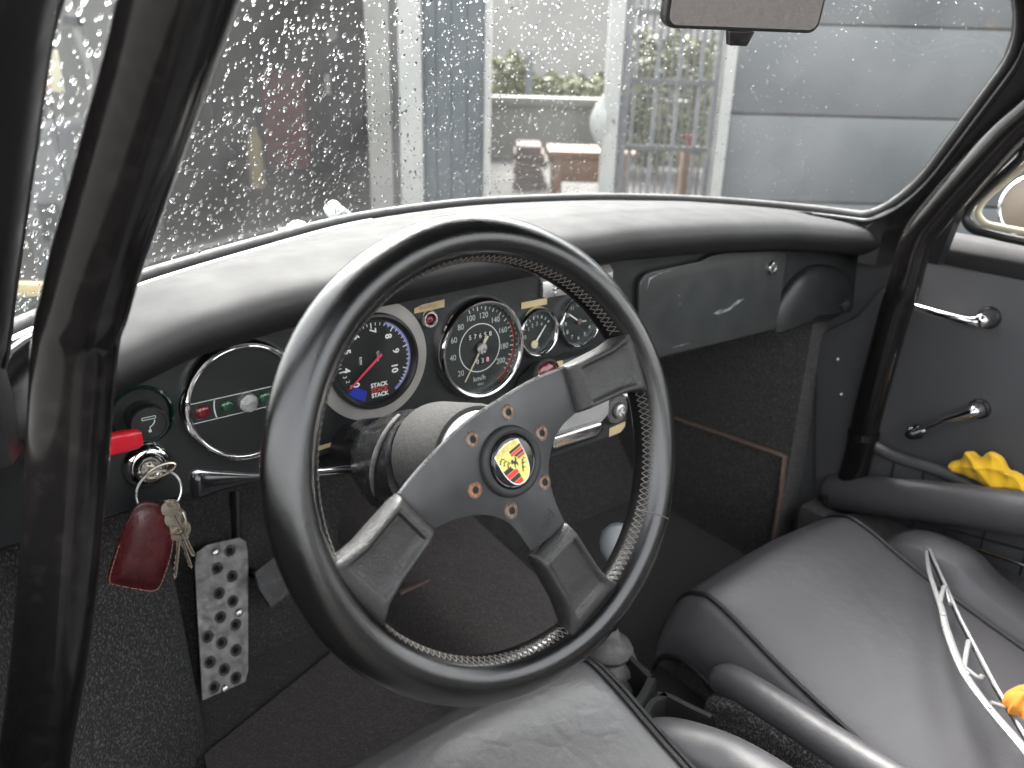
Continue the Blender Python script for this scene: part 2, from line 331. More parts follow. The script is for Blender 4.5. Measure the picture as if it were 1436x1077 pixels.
# pale wall at the far left with its fittings
xl = ya(186, DF)
yard_box('yard_wall', 'pale plastered yard wall left of the dark garage opening', 'wall', 'plaster', ya(-420, DF), xl, 0, 2.1, -.2, 0)
f35 = Y_(4.3)
p = thing('wall_pipe', 'pale downpipe running up the plastered wall', 'pipe', f35.p(ya(120, 4.3), 0, 0))
MB().tube([f35.p(ya(112, 4.3), 3, 0), f35.p(ya(118, 4.3), 1.22, 0), f35.p(ya(134, 4.3), .95, 0), f35.p(ya(134, 4.3), 0, 0)], .022, 10).build('pipe', M['jamb'], p)
MB().box(f35, ya(112, 4.3), ya(132, 4.3), 1.12, 1.16, -.03, .03).build('bracket', M['dark_metal'], p)
f3 = Y_(3.4)
s = thing('warning_sign', 'small cream sign with a red square on a thin stand', 'sign', f3.p(ya(66, 3.4), 0, 0))
x0, z0 = yard(44, 128, 3.4); x1, z1 = yard(80, 70, 3.4)
MB().box(f3, x0, x1, z0, z1, -.006, .006).build('board', M['cream'], s, bevel=.002)
x2, z2 = yard(54, 121, 3.4); x3, z3 = yard(70, 107, 3.4)
MB().box(f3, x2, x3, z2, z3, .006, .009).build('red_square', M['ink_red'], s)
mb = MB(); word(mb, f3, '50', (x2+x3)/2, (z2+z3)/2, .0105, (z3-z2)*.9); mb.build('numerals', M['ink_white'], s)
MB().tube([f3.p((x0+x1)/2, z0, -.01), f3.p((x0+x1)/2, 0, -.01)], .005, 8).build('stand', M['dark_metal'], s)
m_ = thing('yard_machine', 'grey rounded machine standing before the plastered wall', 'machine', Y_(3.9).p(ya(62, 3.9), 0))
fm = Y_(3.9); a0, a1 = ya(36, 3.9), ya(84, 3.9); zt = yz(168, 3.9, 60)
MB().prism(fm, [(a0-.04, 0), (a1+.04, 0), (a1+.02, zt*.6), (a1-.02, zt-.03), ((a0+a1)/2, zt), (a0+.02, zt-.04), (a0-.03, zt*.6)], -.3, .1).build('casing', M['machine'], m_, bevel=.02)
MB().box(fm, a0, ya(60, 3.9), yz(196, 3.9, 50), yz(180, 3.9, 50), .1, .16).build('yellow_cover', M['tape'], m_, bevel=.01)
MB().box(fm, a0+.03, a1-.03, zt*.25, zt*.5, .1, .11).build('grille', M['dark_metal'], m_)
yard_box('kerb_board', 'tan timber board lying along the wall foot', 'board', 'tape', ya(-300, 3.1), ya(150, 3.1), yz(416, 3.1, 40), yz(398, 3.1, 40), -.04, 0, Y_(3.1))
# the dark garage bay
xr = ya(516, DF)
bay = thing('garage_bay', 'dark open garage bay with grey inner walls', 'garage', fy.p((xl+xr)/2, 0, -2))
for nm, a in (('back_wall', (xl-1.2, xr+.1, 0, 2.1, -5.2, -5)), ('side_wall', (xl-1.4, xl-1.2, 0, 2.1, -5, -.2)), ('side_wall', (xr+.1, xr+.25, 0, 2.1, -5, -.25)), ('ceiling', (xl-1.2, xr+.1, 2.0, 2.1, -5, -.25))):
    MB().box(fy, *a).build(nm, M['garage_wall'], bay)
MB().box(fy, xl, xr, 1.85, 2.1, -.2, -.02).build('lintel', M['plaster'], bay)
d = 7.4; fd = Y_(d)
c = thing('tool_cabinet', 'tall dark red cabinet inside the garage bay', 'cabinet', fd.p(ya(398, d), 0))
a0, a1, zt = ya(368, d), ya(428, d), yz(100, d, 400)
MB().box(fd, a0, a1, .05, zt, -.4, 0).build('case', M['cab_red'], c, bevel=.01)
for i in range(4):
    z0 = .1+(zt-.15)*i/4; MB().box(fd, a0+.02, a1-.02, z0, z0+(zt-.15)/4-.02, .0, .015).build('drawer', M['cab_red'], c, bevel=.004)
for xa, xb, yt, lab in ((215, 300, 130, 'low dark workbench left in the garage bay'), (448, 512, 10, 'tall dark locker right of the red cabinet')):
    c = thing('work_bench' if xa < 300 else 'locker', lab, 'furniture', fd.p(ya((xa+xb)/2, d), 0)); a0, a1, zt = ya(xa, d), ya(xb, d), yz(yt, d, xa)
    MB().box(fd, a0, a1, zt-.05, zt, -.5, .02).build('top', M['dark_metal'], c, bevel=.006)
    MB().box(fd, a0+.02, a1-.02, .0, zt-.05, -.48, -.02).build('case', M['dark_metal'], c, bevel=.006)
    MB().box(fd, a0+.06, a0+.1, zt*.5, zt*.62, -.02, .0).build('handle', M['silver'], c)
c = thing('oil_can', 'small dull yellow can beside the red cabinet', 'can', Y_(6.6).p(ya(352, 6.6), 0)); zc = yz(250, 6.6, 350)
MB().lathe(axis_frame(Y_(6.6).p(ya(352, 6.6), 0), (0, 0, 1)), [(.06, 0), (.06, .35), (.03, .42), (.03, .46)], 16, True, True).build('body', M['tape'], c)
MB().lathe(axis_frame(Y_(6.6).p(ya(352, 6.6), .46), (0, 0, 1)), [(.022, 0), (.01, .12), (.004, .15)], 12, True, True).build('spout', M['dark_metal'], c)
c = thing('work_lamp', 'small white work lamp high in the garage bay', 'lamp', fd.p(ya(475, d), yz(48, d, 475), .1))
MB().lathe(F(fd.p(ya(475, d), yz(48, d, 475), .12), HR, (0, 0, 1), -HF), [(.02, -.1), (.045, 0), (.05, .01)], 16, True, True).build('shade', M['white_plastic'], c)
MB().tube([fd.p(ya(475, d), yz(48, d, 475)+.03, .05), fd.p(ya(490, d), yz(30, d, 475), 0)], .008, 8).build('arm', M['dark_metal'], c)
# jamb, cladding, posts
j = thing('garage_jamb', 'off white garage door jamb with a grey channel', 'door frame', fy.p(ya(550, DF), 0))
MB().box(fy, ya(516, DF), ya(549, DF), 0, 2.1, -.24, .02).build('inner_board', M['jamb'], j, bevel=.006)
MB().box(fy, ya(549, DF)+.001, ya(561, DF), 0, 2.1, -.2, -.05).build('channel', M['channel'], j)
MB().box(fy, ya(561, DF)+.001, ya(593, DF), 0, 2.1, -.2, .035).build('outer_board', M['white_paint'], j, bevel=.006)
cl = thing('cladding', 'blue grey metal cladding between the jamb and white trim', 'wall', fy.p(ya(636, DF), 0))
xs = [ya(q, DF) for q in (594, 612, 633, 655, 679)]
for a0, a1 in zip(xs, xs[1:]): MB().box(fy, a0+.0012, a1-.0012, 0, 2.1, -.12, 0).build('panel', M['clad'], cl, bevel=.006)
MB().box(fy, xs[0], xs[-1], 0, 2.1, -.16, -.125).build('backing', M['clad'], cl)
yard_box('corner_trim', 'narrow white trim on the corner of the blue grey cladding', 'trim', 'white_paint', ya(679, DF)+.001, ya(687, DF), 0, 2.1, -.2, .03)
a0, a1 = ya(847, DF), ya(868, DF)
pt = thing('bulged_post', 'white post with a rounded bulge on its left side', 'post', fy.p((a0+a1)/2, 0))
MB().box(fy, a0, a1, 0, 2.1, -.06, .03).build('shaft', M['white_paint'], pt, bevel=.01)
zb = yz(172, DF, 840); fb = F(fy.p(a0+.01, zb, -.01), HR, (0, 0, 1), -HF)
MB().grid(lambda a, b: fb.p(-.085*math.sin(math.pi*b)*abs(math.cos(math.pi*(a-.5)))**.9 + .005, .16*(2*a-1), .05*math.cos(math.pi*b)*math.cos(math.pi*(a-.5))), 16, 14).build('bulge', M['white_paint'], pt)
MB().box(fy, a1-.03, a1-.022, zb-.005, zb+.02, .03, .036).build('keyhole', M['dark'], pt)
gt = thing('yard_gate', 'tall slatted metal gate between two white posts', 'gate', fy.p(ya(936, DF), 0))
g0, g1 = ya(869, DF)+.004, ya(1006, DF)
MB().box(fy, g0, g0+.045, 0, 2.2, -.05, -.01).build('stile', M['bars_pale'], gt, bevel=.003)
MB().box(fy, g1-.03, g1, 0, 2.2, -.05, -.01).build('stile', M['bars_pale'], gt, bevel=.003)
for i in range(11):
    xx = g0+.07+(g1-g0-.13)*i/10
    MB().box(fy, xx-(.005 if i % 3 else .011), xx+(.005 if i % 3 else .011), .1, 2.15, -.04, -.024).build('bar', M['bars_pale' if i % 3 == 0 else 'bars'], gt)
for yy in (18, 115, 209): zz = yz(yy, DF, 940); MB().box(fy, g0+.045, g1-.03, zz-.014, zz+.014, -.0235, -.008).build('rail', M['bars'], gt)
yard_box('slim_post', 'slim white post between the gate and garage door', 'post', 'white_paint', ya(1008, DF)+.001, ya(1024, DF), 0, 2.1, -.06, .03)
sd_ = thing('sectional_door', 'grey sectional garage door with wide horizontal panels', 'garage door', fy.p(ya(1230, DF), 0))
zs = [0, yz(286, DF, 1200), yz(164, DF, 1200), yz(36, DF, 1200)]; zs += [zs[-1]+.42, zs[-1]+.85]
for z0, z1 in zip(zs, zs[1:]): MB().box(fy, ya(1025, DF)+.003, ya(1025, DF)+3.4, z0+.005, z1-.005, -.06, 0).build('panel', M['sectional'], sd_, bevel=.007)
MB().box(fy, ya(1025, DF)+.003, ya(1025, DF)+3.4, 0, 2.1, -.1, -.066).build('backing', M['dark_metal'], sd_)
# through the gap
def foliage(name, label, d, xa, xb, yt, seed, n=1800, depth=.8, size=.05, group='hedges beyond the gap'):
    fr = Y_(d); r = np.random.default_rng(seed); a0, a1, zt = ya(xa, d), ya(xb, d), yz(yt, d, (xa+xb)/2)
    h = thing(name, label, 'hedge', fr.p((a0+a1)/2, 0), group); mb = MB()
    for i in range(n):
        x, z, q = r.uniform(a0, a1), zt*r.uniform(.05, 1)**.8, r.uniform(-depth, 0)
        top = 1-.12*abs(math.sin(x*9+seed))-.05*r.random(); z *= top; nn = unit(r.normal(size=3)+V3(0, 0, .7)); ff = axis_frame(fr.p(x, z, q), nn); s_ = size*r.uniform(.6, 1.4)
        mb.sheet([ff.p(-s_, 0), ff.p(0, -s_*.5), ff.p(s_, 0), ff.p(0, s_*.5)])
    mb.build('crown', M['leaf'], h, smooth=0, recalc=False)
    for k in range(3): xx = a0+(a1-a0)*(k+.5)/3; MB().tube([fr.p(xx, 0, -depth/2), fr.p(xx+.03, zt*.75, -depth/2)], [.03, .012], 6).build('trunk', M['brick'], h)
foliage('hedge', 'taller green hedge at the left of the gap', 12, 690, 742, 66, 1)
foliage('hedge', 'lower green hedge at the right of the gap', 12.5, 742, 860, 98, 2)
foliage('hedge', 'green and brown shrubs behind the slatted gate', 7.5, 868, 1012, 30, 3, 2200, 1.0)
w = thing('garden_wall', 'low garden wall with a pale coping beyond the gap', 'wall', Y_(9).p(ya(770, 9), 0)); f9 = Y_(9)
zc = yz(137, 9, 770); zb_ = yz(150, 9, 770)
MB().box(f9, ya(640, 9), ya(1050, 9), zb_, zc, -.25, .03).build('coping', M['capping'], w, bevel=.01)
MB().box(f9, ya(640, 9), ya(1050, 9), 0, zb_-.001, -.22, 0).build('wall_face', M['capping'], w)
yard_box('sky_backdrop', 'added pale building far behind the hedges', 'backdrop', 'far_backdrop', ya(450, 24), ya(1250, 24), 0, 5, -3, 0, Y_(24))  # added backdrop; open sky in the gap would be overexposed
yard_box('fence_post', 'thin grey fence post standing in the hedge', 'post', 'machine', ya(736, 11), ya(746, 11), 0, yz(70, 11, 740), -.05, .05, Y_(11))
ft = Y_(6.2); t_ = thing('garden_table', 'weathered orange wooden table beyond the gap', 'table', ft.p(ya(815, 6.2), 0)); zt = yz(213, 6.2, 815)
MB().box(ft, ya(772, 6.2), ya(900, 6.2), zt-.05, zt, -.5, 0).build('table_top', M['wood'], t_, bevel=.006)
MB().box(ft, ya(790, 6.2), ya(850, 6.2), zt-.22, zt-.052, -.03, -.01).build('apron', M['wood'], t_, bevel=.004)
for q in (786, 882):
    for nn in (-.45, -.04): MB().box(ft, ya(q, 6.2)-.035, ya(q, 6.2)+.035, 0, zt-.05, nn-.035, nn+.03).build('leg', M['wood'], t_, bevel=.004)
tp = thing('timber_stack', 'brown stacked timber left of the garden table', 'timber', Y_(6.9).p(ya(740, 6.9), 0)); f7 = Y_(6.9); hh = yz(205, 6.9, 740)/6
for k in range(6): MB().box(f7, ya(722, 6.9)+.02*(k % 2), ya(772, 6.9)-.03*(k % 3), k*hh+.003, (k+1)*hh-.003, -.5, -.01*(k % 2)).build('plank', M['brick'], tp, bevel=.006)
fp_ = thing('flower_pot', 'small red pot behind the gate bars', 'pot', Y_(5.6).p(ya(972, 5.6), 0)); zp = yz(206, 5.6, 972)
MB().lathe(axis_frame(Y_(5.6).p(ya(972, 5.6), zp), (0, 0, 1)), [(.03, 0), (.045, .07), (.05, .08)], 14, True).build('pot', M['cab_red'], fp_)
MB().box(Y_(5.6), ya(972, 5.6)-.04, ya(972, 5.6)+.04, 0, zp-.001, -.04, .04).build('stand', M['wood'], fp_, bevel=.004)
# ================================================================ THE CAR
def pl(xs, ys): return lambda x: float(np.interp(x, xs, ys))
CX = .26
Bp = smooth_path([V3(-.331, -.080, .862), V3(-.310, .002, .86), V3(-.245, .065, .86), V3(-.172, .125, .86), V3(-.04, .20, .86), V3(.109, .272, .86), V3(.25, .298, .86), V3(.37, .290, .86),
                  V3(.55, .25, .856), V3(.702, .171, .85), V3(.80, .055, .846), V3(.832, -.06, .846)], 12)
Tp = smooth_path([V3(-.276, -.24, 1.135), V3(-.185, -.165, 1.155), V3(-.02, -.06, 1.178), V3(.12, -.005, 1.187), V3(.26, .012, 1.19), V3(.40, -.005, 1.187), V3(.54, -.06, 1.178), V3(.69, -.165, 1.155), V3(.765, -.235, 1.135)], 12)
def along(P, t):
    P = np.array(P); L = np.concatenate([[0], np.cumsum(np.linalg.norm(np.diff(P, axis=0), axis=1))]); L /= L[-1]
    return V3(*[np.interp(t, L, P[:, i]) for i in range(3)])
def shield(t, v):                        # windscreen surface: t across (0 driver .. 1 passenger), v up
    e = 1-.075*(max(v-.72, 0)/.28)**2.2-.07*(1-math.sqrt(1-(max(.30-v, 0)/.30)**2))
    t = .5+(t-.5)*e; p = along(Bp, t)*(1-v)+along(Tp, t)*v
    return p + V3(0, .018*math.sin(math.pi*v), .010*math.sin(math.pi*v))*math.sin(math.pi*min(max(t, 0), 1))
ws = thing('windscreen', 'curved windscreen speckled with raindrops above the dashboard', 'windscreen', along(Bp, .5))
MB().grid(lambda a, b: shield(a, b*b), 60, 28).build('glass', M['screen'], ws, smooth=80)
loop = [shield(t, 0) for t in np.linspace(0, 1, 60)] + [shield(1, v*v) for v in np.linspace(0, 1, 40)[1:]] + [shield(t, 1) for t in np.linspace(1, 0, 60)[1:]] + [shield(0, v*v) for v in np.linspace(1, 0, 40)[1:-1]]
MB().tube(loop, .0085, 10, closed=True).build('rubber_seal', M['rubber'], ws)
inner = [q + V3((CX-q[0])*.02, -.012, -.004) for q in loop]
MB().tube(inner, .0035, 8, closed=True).build('seal_lip', M['black_satin'], ws)
# rain: larger beads toward the driver, finer and denser toward the middle, sparse at the far side
def shield_frame(t, v):
    p = shield(t, v); a = shield(min(t+.01, 1), v)-shield(max(t-.01, 0), v); b = shield(t, min(v+.02, 1))-shield(t, max(v-.02, 0))
    n = unit(np.cross(a, b)); n = n if n[1] > 0 else -n; v_ = unit(b-n*np.dot(b, n)); return F(p+n*.0004, np.cross(v_, n), v_, n)
fine_, big_ = MB(), MB(); r_ = np.random.default_rng(3)
T0 = [[shield_frame(t, v) for v in np.linspace(0, 1, 21)] for t in np.linspace(0, 1, 61)]
def near(t, v):
    q = T0[int(round(t*60))][int(round(v*20))]; return F(shield(t, v)+q.n*.0004, q.u, q.v, q.n)
cnt = 0; put = []
while cnt < 7600:
    t, v = r_.random(), r_.random()
    dens = pl([0, .3, .45, .62, .72, 1], [.7, .8, 1, 1, .75, .4])(t)*(.55+.45*(1-v))
    if r_.random() > dens: continue
    k = r_.random(); R0 = pl([0, .25, .45, .6, .7, 1], [.0024, .0021, .0017, .0014, .0011, .0009])(t)*.9*(.30+1.1*k**3.4+.3*r_.random())
    if R0 > .0012:
        if any((t-a)**2*1.7+(v-b)**2*.16 < (R0+c)**2*1.2 for a, b, c in put): continue
        put.append((t, v, R0))
    fr = near(t, v); el = 1.05+.8*r_.random()**2
    (big_ if R0 > .0014 else fine_).dome(fr, R0*(.85+.3*r_.random()), R0*el, R0*(.26+.14*r_.random()), 10 if R0 > .0014 else 7, 3, rot=.45*(r_.random()-.9)); cnt += 1
stuff(big_.build('raindrops', M['water'], ws, smooth=85)); stuff(fine_.build('drizzle', M['water'], ws, smooth=85))

# body: cowl and bonnet, pillars, roof
body = thing('car_body', 'dark green car body around the cabin, wet with rain', 'car', (CX, 1.0, .3))
def hood(a, b):
    x = -.42+1.36*a; e = abs(x-CX)/.68; y0 = along(Bp, min(max((x+.322)/1.154, 0), 1))[1]+.015
    y = y0+b*(2.0-y0); yy = y-y0; z = .850-.24*yy-.13*yy*yy-.10*e**4 + .05*math.exp(-((e-.86)/.13)**2)*min(1, yy*2.2)*math.exp(-yy*.3)
    return V3(x, y, z)
MB().grid(hood, 50, 30).build('bonnet', M['wet_green'], body, smooth=80)
for s_, lo in ((0, 'pillar'), (1, 'pillar')):
    secs = []
    for v in np.linspace(-.2, 1.0, 18):
        p = shield(s_, min(max(v, 0), 1))+V3(0, 0, .33*min(v, 0)); o = -1 if s_ == 0 else 1
        q = V3(o*.004, -.004, 0)
        secs.append([p+q+V3(*c) for c in ((0, .018, 0), (o*.02, .022, 0), (o*.046, .0, 0), (o*.05, -.02, 0), (o*.040, -.050, 0), (-o*.006, -.040, 0), (-o*.017, -.016, 0))])
    MB().loft(secs).build('pillar', M['black_satin'], body, smooth=50)
def roofp(a, b):
    x = -.272+1.042*a; e = abs(x-CX)/.525; y0 = along(Tp, a)[1]; y = y0-b*(.62+y0*.3)
    return V3(x, y, 1.20+.095*math.sin(min(b*1.6, 1)*math.pi/2)-.045*e**3.5)
MB().grid(roofp, 24, 24).build('roof', M['rubber'], body, smooth=80)  # out of view; shades the cabin, cut short to let fill light in
MB().box(WORLD, -.27, .80, -1.62, -1.55, .2, 1.06).build('added_rear_panel', M['carpet'], body)  # unseen dark panel added for the interior mirror to reflect
MB().prism(F((.858, 0, 0), (0, 1, 0), (0, 0, 1), (1, 0, 0)), [(.0, .79), (.0, .835), (-.08, .875), (-.17, 1.0), (-.205, 1.06), (-.21, .99), (-.138, .875), (-.125, .79)], 0, .02).build('post_trim', M['black_satin'], body)

# ---------------------------------------------------------------- floor and footwells
FZ = .20
fl = MB().grid(lambda a, b: V3(-.40+1.32*a, -1.55+1.9*b, FZ), 12, 12).build('floor', M['carpet']); struct(fl)
tb = MB().grid(lambda a, b: V3(-.40+1.32*a, .345+.36*b+.02*math.sin(3*b), FZ+.002+.50*b), 12, 8).build('toe_board', M['carpet']); struct(tb)
bk = MB().grid(lambda a, b: V3(-.42+1.34*a, .702, .68+.025*b), 6, 3).build('bulkhead', M['carpet']); struct(bk)
def arch(a, b):   # boxed, carpeted wheel arch beside the driver's feet
    P = smooth_path([V3(-.40, -.55, 0), V3(-.385, -.20, 0), V3(-.33, .02, 0), V3(-.20, .17, 0), V3(-.16, .215, 0), V3(-.152, .26, 0), V3(-.15, .62, 0)], 8)
    q = along(P, a); return V3(q[0]-.02*b, q[1], FZ+.62*b)
wa = tag(MB().grid(arch, 40, 10).build('wheel_arch', M['loop']), 'speckled charcoal carpet over the arch beside the footrest', 'carpet')
tag(MB().box(WORLD, .8115, .861, .028, .70, FZ, .69).build('kick_carpet', M['carpet']), 'dark carpeted kick wall under the passenger end of the dashboard', 'carpet')
side = tag(MB().prism(F((.862, 0, 0), (0, 1, 0), (0, 0, 1), (1, 0, 0)), [(-.075, FZ), (.70, FZ), (.70, .68), (.30, .76), (.08, .815), (-.04, .830), (-.075, .835)], 0, .012).build('side_panel', M['door_vinyl'], bevel=.003), 'black side panel of the passenger footwell', 'panel')
# sill carpet with its brown binding
ks = thing('sill_carpet', 'dark carpet edged with brown binding along passenger footwell side', 'carpet', (.80, .3, FZ))
c0, c1, c2 = at(905, 572, X=.80), at(1100, 640, X=.80), at(1095, 692, X=.80)
MB().prism(F((.80, 0, 0), (0, 1, 0), (0, 0, 1), (-1, 0, 0)), [(c2[1], FZ), (c1[1], c1[2]), (c0[1], c0[2]), (.70, c0[2]-.02), (.70, FZ)], -.011, -.004).build('pile', M['carpet'], ks)
MB().tube([c0+V3(0, .3, -.02), c0, c1+V3(0, .004, 0), c1, c2, c2-V3(0, 0, .1)], .0058, 8, flat=.8).build('binding', M['binding'], ks)
# centre tunnel
tn = thing('tunnel', 'brown grey carpeted tunnel between the two footwells', 'tunnel', (CX, 0, FZ))
prof = [(-.115, 0), (-.105, .05), (-.09, .085), (-.06, .105), (0, .112), (.06, .105), (.09, .085), (.105, .05), (.115, 0)]
prof = [(q[0], q[1]) for q in smooth_path([V3(a, b, 0) for a, b in prof], 4)]
MB().loft([[V3(CX+a*(1+.4*max(y, 0)), y, FZ+b*(1+.9*max(y-.05, 0))) for a, b in prof] for y in np.linspace(-1.5, .68, 14)], False, False).build('carpet_top', M['carpet_brown'], tn)
bpth = smooth_path([at(560, 832, Z=.318), at(590, 818, Z=.318), at(618, 804, Z=.318), at(635, 808, Z=.316), at(655, 828, Z=.312)], 6)
MB().tube(bpth, .0045, 8, flat=.6).build('binding', M['binding'], tn)
# driver's mat
mt = [at(285, 1062, Z=.208), at(480, 905, Z=.208), at(560, 835, Z=.208), at(640, 860, Z=.208), at(760, 1000, Z=.208), V3(.13, -.5, .208), V3(-.30, -.5, .208)]
mm = tag(MB().prism(WORLD, [(q[0], q[1]) for q in mt], FZ+.0015, FZ+.014).build('floor_mat', M['carpet_brown'], bevel=.005), 'dusty brown mat lying on the driver floor', 'floor mat')
# grit on the mat
r4 = np.random.default_rng(5); mb = MB()
for i in range(150):
    x, y = r4.uniform(-.14, .16), r4.uniform(-.15, .30); s_ = r4.uniform(.0005, .0015); mb.dome(F((x, y, FZ+.0145), (1, 0, 0), (0, 1, 0), (0, 0, 1)), s_, s_*1.3, s_*.7, 5, 2)
stuff(tag(mb.build('grit', M['fob_edge'], smooth=0), 'pale grit scattered over the driver mat', 'grit'))

# ---------------------------------------------------------------- footrest plate and pedal
A0, A1 = at(318, 972, Y=.30), at(288, 768, Y=.415)
pv = unit(A1-A0); pn = unit(np.cross((1, 0, 0), pv)); pn = pn if pn[1] < 0 else -pn
FR = F(A0, (1, 0, 0), pv, pn)
def onp(fr, x, y, n=0):
    d = ray(x, y); o = fr.o+fr.n*n; t = np.dot(o-CAM, fr.n)/np.dot(d, fr.n); P = CAM+d*t-fr.o; return float(np.dot(P, fr.u)), float(np.dot(P, fr.v))
fo = thing('footrest', 'perforated bare aluminium footrest plate in the driver footwell', 'footrest', A0)
out = [onp(FR, *q) for q in ((284, 988), (334, 972), (344, 963), (347, 945), (327, 790), (322, 772), (311, 765), (262, 770), (247, 779), (247, 796), (257, 850), (270, 915))]
holes = [onp(FR, a/2.9917, 717+b/2.9917) for a, b in [(893, 192), (843, 258), (917, 297), (778, 330), (865, 360), (932, 398), (803, 435), (883, 457), (957, 495), (835, 530), (902, 560), (972, 597), (858, 632), (928, 668), (985, 707), (890, 735)]]
bm = bmesh.new(); edges = []
def ring2(pts):
    vs = [bm.verts.new(tuple(FR.p(x, y, 0))) for x, y in pts]
    for i in range(len(vs)): edges.append(bm.edges.new((vs[i], vs[(i+1) % len(vs)])))
ring2(out)
holes = [h for h in holes if min(math.hypot(h[0]-(a[0]*(1-t)+b[0]*t), h[1]-(a[1]*(1-t)+b[1]*t)) for a, b in zip(out, out[1:]+out[:1]) for t in np.linspace(0, 1, 12)) > .0094 and h[0] > np.interp(h[1], [out[0][1], out[9][1]], [out[0][0], out[9][0]])]
for h in holes: ring2(arc(.0088, 0, 2*math.pi*15/16, 16, *h))
bmesh.ops.triangle_fill(bm, use_beauty=True, use_dissolve=False, edges=edges)
top = list(bm.faces); bmesh.ops.recalc_face_normals(bm, faces=top)
me = bpy.data.meshes.new('plate'); bm.to_mesh(me); bm.free(); me.materials.append(M['cast']); link('plate', me, fo)
for h in holes:
    MB().lathe(FR.at(*h), [(.0088, 0), (.0080, -.0006), (.0048, -.0030), (.0046, -.0060)], 16).build('hole_rim', M['cast'], fo)
for a, b in ((826, 190), (967, 447), (942, 745)):
    h = onp(FR, a/2.9917, 717+b/2.9917); MB().dome(FR.at(*h, .0002), .006, .006, .002, 14, 3).build('rivet', M['silver'], fo)
MB().prism(FR, [(np.mean([q[0] for q in out])+(x-np.mean([q[0] for q in out]))*.96, y*.985+.001) for x, y in out], -.016, -.0075).build('backing', M['dark'], fo)
cp = thing('clutch_pedal', 'small ribbed black rubber pedal behind the wheel rim', 'pedal', at(384, 850, Y=.36))
PF = F(at(383, 815, Y=.345), (1, 0, 0), unit((0, .55, .83)), unit((0, -.83, .55)))
po = [onp(PF, *q) for q in ((357, 802), (385, 780), (412, 800), (408, 832), (380, 852), (364, 828))]
MB().prism(PF, po, -.012, 0).build('pad', M['grey_rubber'], cp, bevel=.003)
cx_, cy_ = np.mean(po, 0)
for k in range(5):
    w = .006+.0045*k; MB().add(*ribbon(PF, [(cx_-w, cy_), (cx_, cy_-w*1.1), (cx_+w, cy_)], .0017, .0016)).build('rib', M['black_satin'], cp)
    MB().add(*ribbon(PF, [(cx_-w, cy_+.002), (cx_, cy_+w*1.1), (cx_+w, cy_+.002)], .0017, .0016)).build('rib', M['black_satin'], cp)
MB().tube([PF.p(cx_, cy_, -.012), at(345, 800, Y=.42), at(332, 755, Y=.46), at(330, 690, Y=.5)], .008, 8).build('arm', M['black_satin'], cp)

# ---------------------------------------------------------------- roll cage
cg = thing('roll_cage', 'black tubular roll cage running up both windscreen pillars', 'roll cage', (CX, -.15, FZ))
LT = smooth_path([at(30, 1250, D=.60), at(48, 1077, D=.575), at(73, 900, D=.53), at(92, 690, D=.50), at(106, 490, D=.472), at(121, 425, D=.455), at(137, 363, D=.437), at(158, 297, D=.418), at(204, 150, D=.380), at(251, 0, D=.345), at(324, -230, D=.305)], 8)
MB().tube(LT, .0225, 28).build('driver_tube', M['cage'], cg)
RTb = smooth_path([V3(.74, -1.30, 1.20), V3(.745, -.85, 1.205), V3(.765, -.50, 1.175), V3(.795, -.30, 1.09), at(1436, 165, X=.80), at(1380, 222, X=.80), at(1320, 290, X=.80), at(1287, 335, X=.80), at(1268, 400, X=.802), at(1252, 450, X=.81), at(1222, 560, X=.83), at(1192, 680, X=.85), V3(.86, -.03, FZ)], 8)
MB().tube(RTb, .0225, 24).build('passenger_tube', M['cage'], cg)
MB().tube([RTb[-14]+V3(0, .0, 0), RTb[-14]+V3(.0, -.001, -.012)], .0245, 24).build('collar', M['cage'], cg)
# chips on the driver tube
r5 = np.random.default_rng(9)
for px_, py_, s_ in ((118, 441, .0028), (126, 461, .0016), (142, 463, .0036), (96, 470, .0018), (105, 472, .0018), (62, 800, .001)):
    o = at(px_, py_, D=.30); best = min(LT, key=lambda q: np.linalg.norm(np.cross(q-CAM, unit(o-CAM)))); dd = unit(o-CAM); tt = np.dot(best-CAM, dd)
    off = CAM+dd*tt-best; k = math.sqrt(max(.0225**2-np.dot(off, off), 0)); P = CAM+dd*(tt-k); nn = unit(P-best); ff = axis_frame(P, nn)
    pts = [(s_*(.6+.5*r5.random())*math.cos(a), s_*.7*(.6+.5*r5.random())*math.sin(a)) for a in np.linspace(0, 6.28, 9)[:-1]]
    MB().prism(ff, pts, -.0008, .0004).build('paint_chip', M['chip'], cg, smooth=0)
# leather sleeved door bar
db = thing('door_bar', 'leather sleeved side bar between passenger seat and door', 'padded bar', at(1185, 692, X=.84))
dp_ = [at(1168, 688, X=.85), at(1185, 690, X=.845), at(1240, 697, X=.838), at(1330, 706, X=.826), at(1440, 722, X=.81), at(1640, 755, X=.79), V3(.78, -.95, .60)]
DP = smooth_path(dp_, 8); MB().tube(DP, [.022 if i == 0 else .029 if i < 3 else .0315 for i in range(len(DP))], 24).build('sleeve', M['seat'], db)
MB().tube([DP[4]-V3(.012, 0, .026), DP[20]-V3(.012, 0, .0285), DP[-1]-V3(.012, 0, .0285)], .0022, 6).build('seam', M['black_satin'], db)
MB().tube([q for q in smooth_path([DP[2]+V3(-.018, .004, .02), DP[3]+V3(-.028, 0, .004), DP[5]+V3(-.027, 0, -.008)], 6)], .005, 8).build('fold', M['leather'], db)
sg = thing('sill_trim', 'thin bright metal strip along the passenger sill', 'trim', at(1280, 740, X=.87))
MB().tube([at(1276, 738, X=.87), at(1436, 792, X=.87), at(1640, 865, X=.87)], .0038, 10, flat=.6).build('strip', M['chrome'], sg)
MB().box(WORLD, .80, .92, -.95, -.01, FZ, .352).build('sill', M['carpet'], sg, bevel=.01)
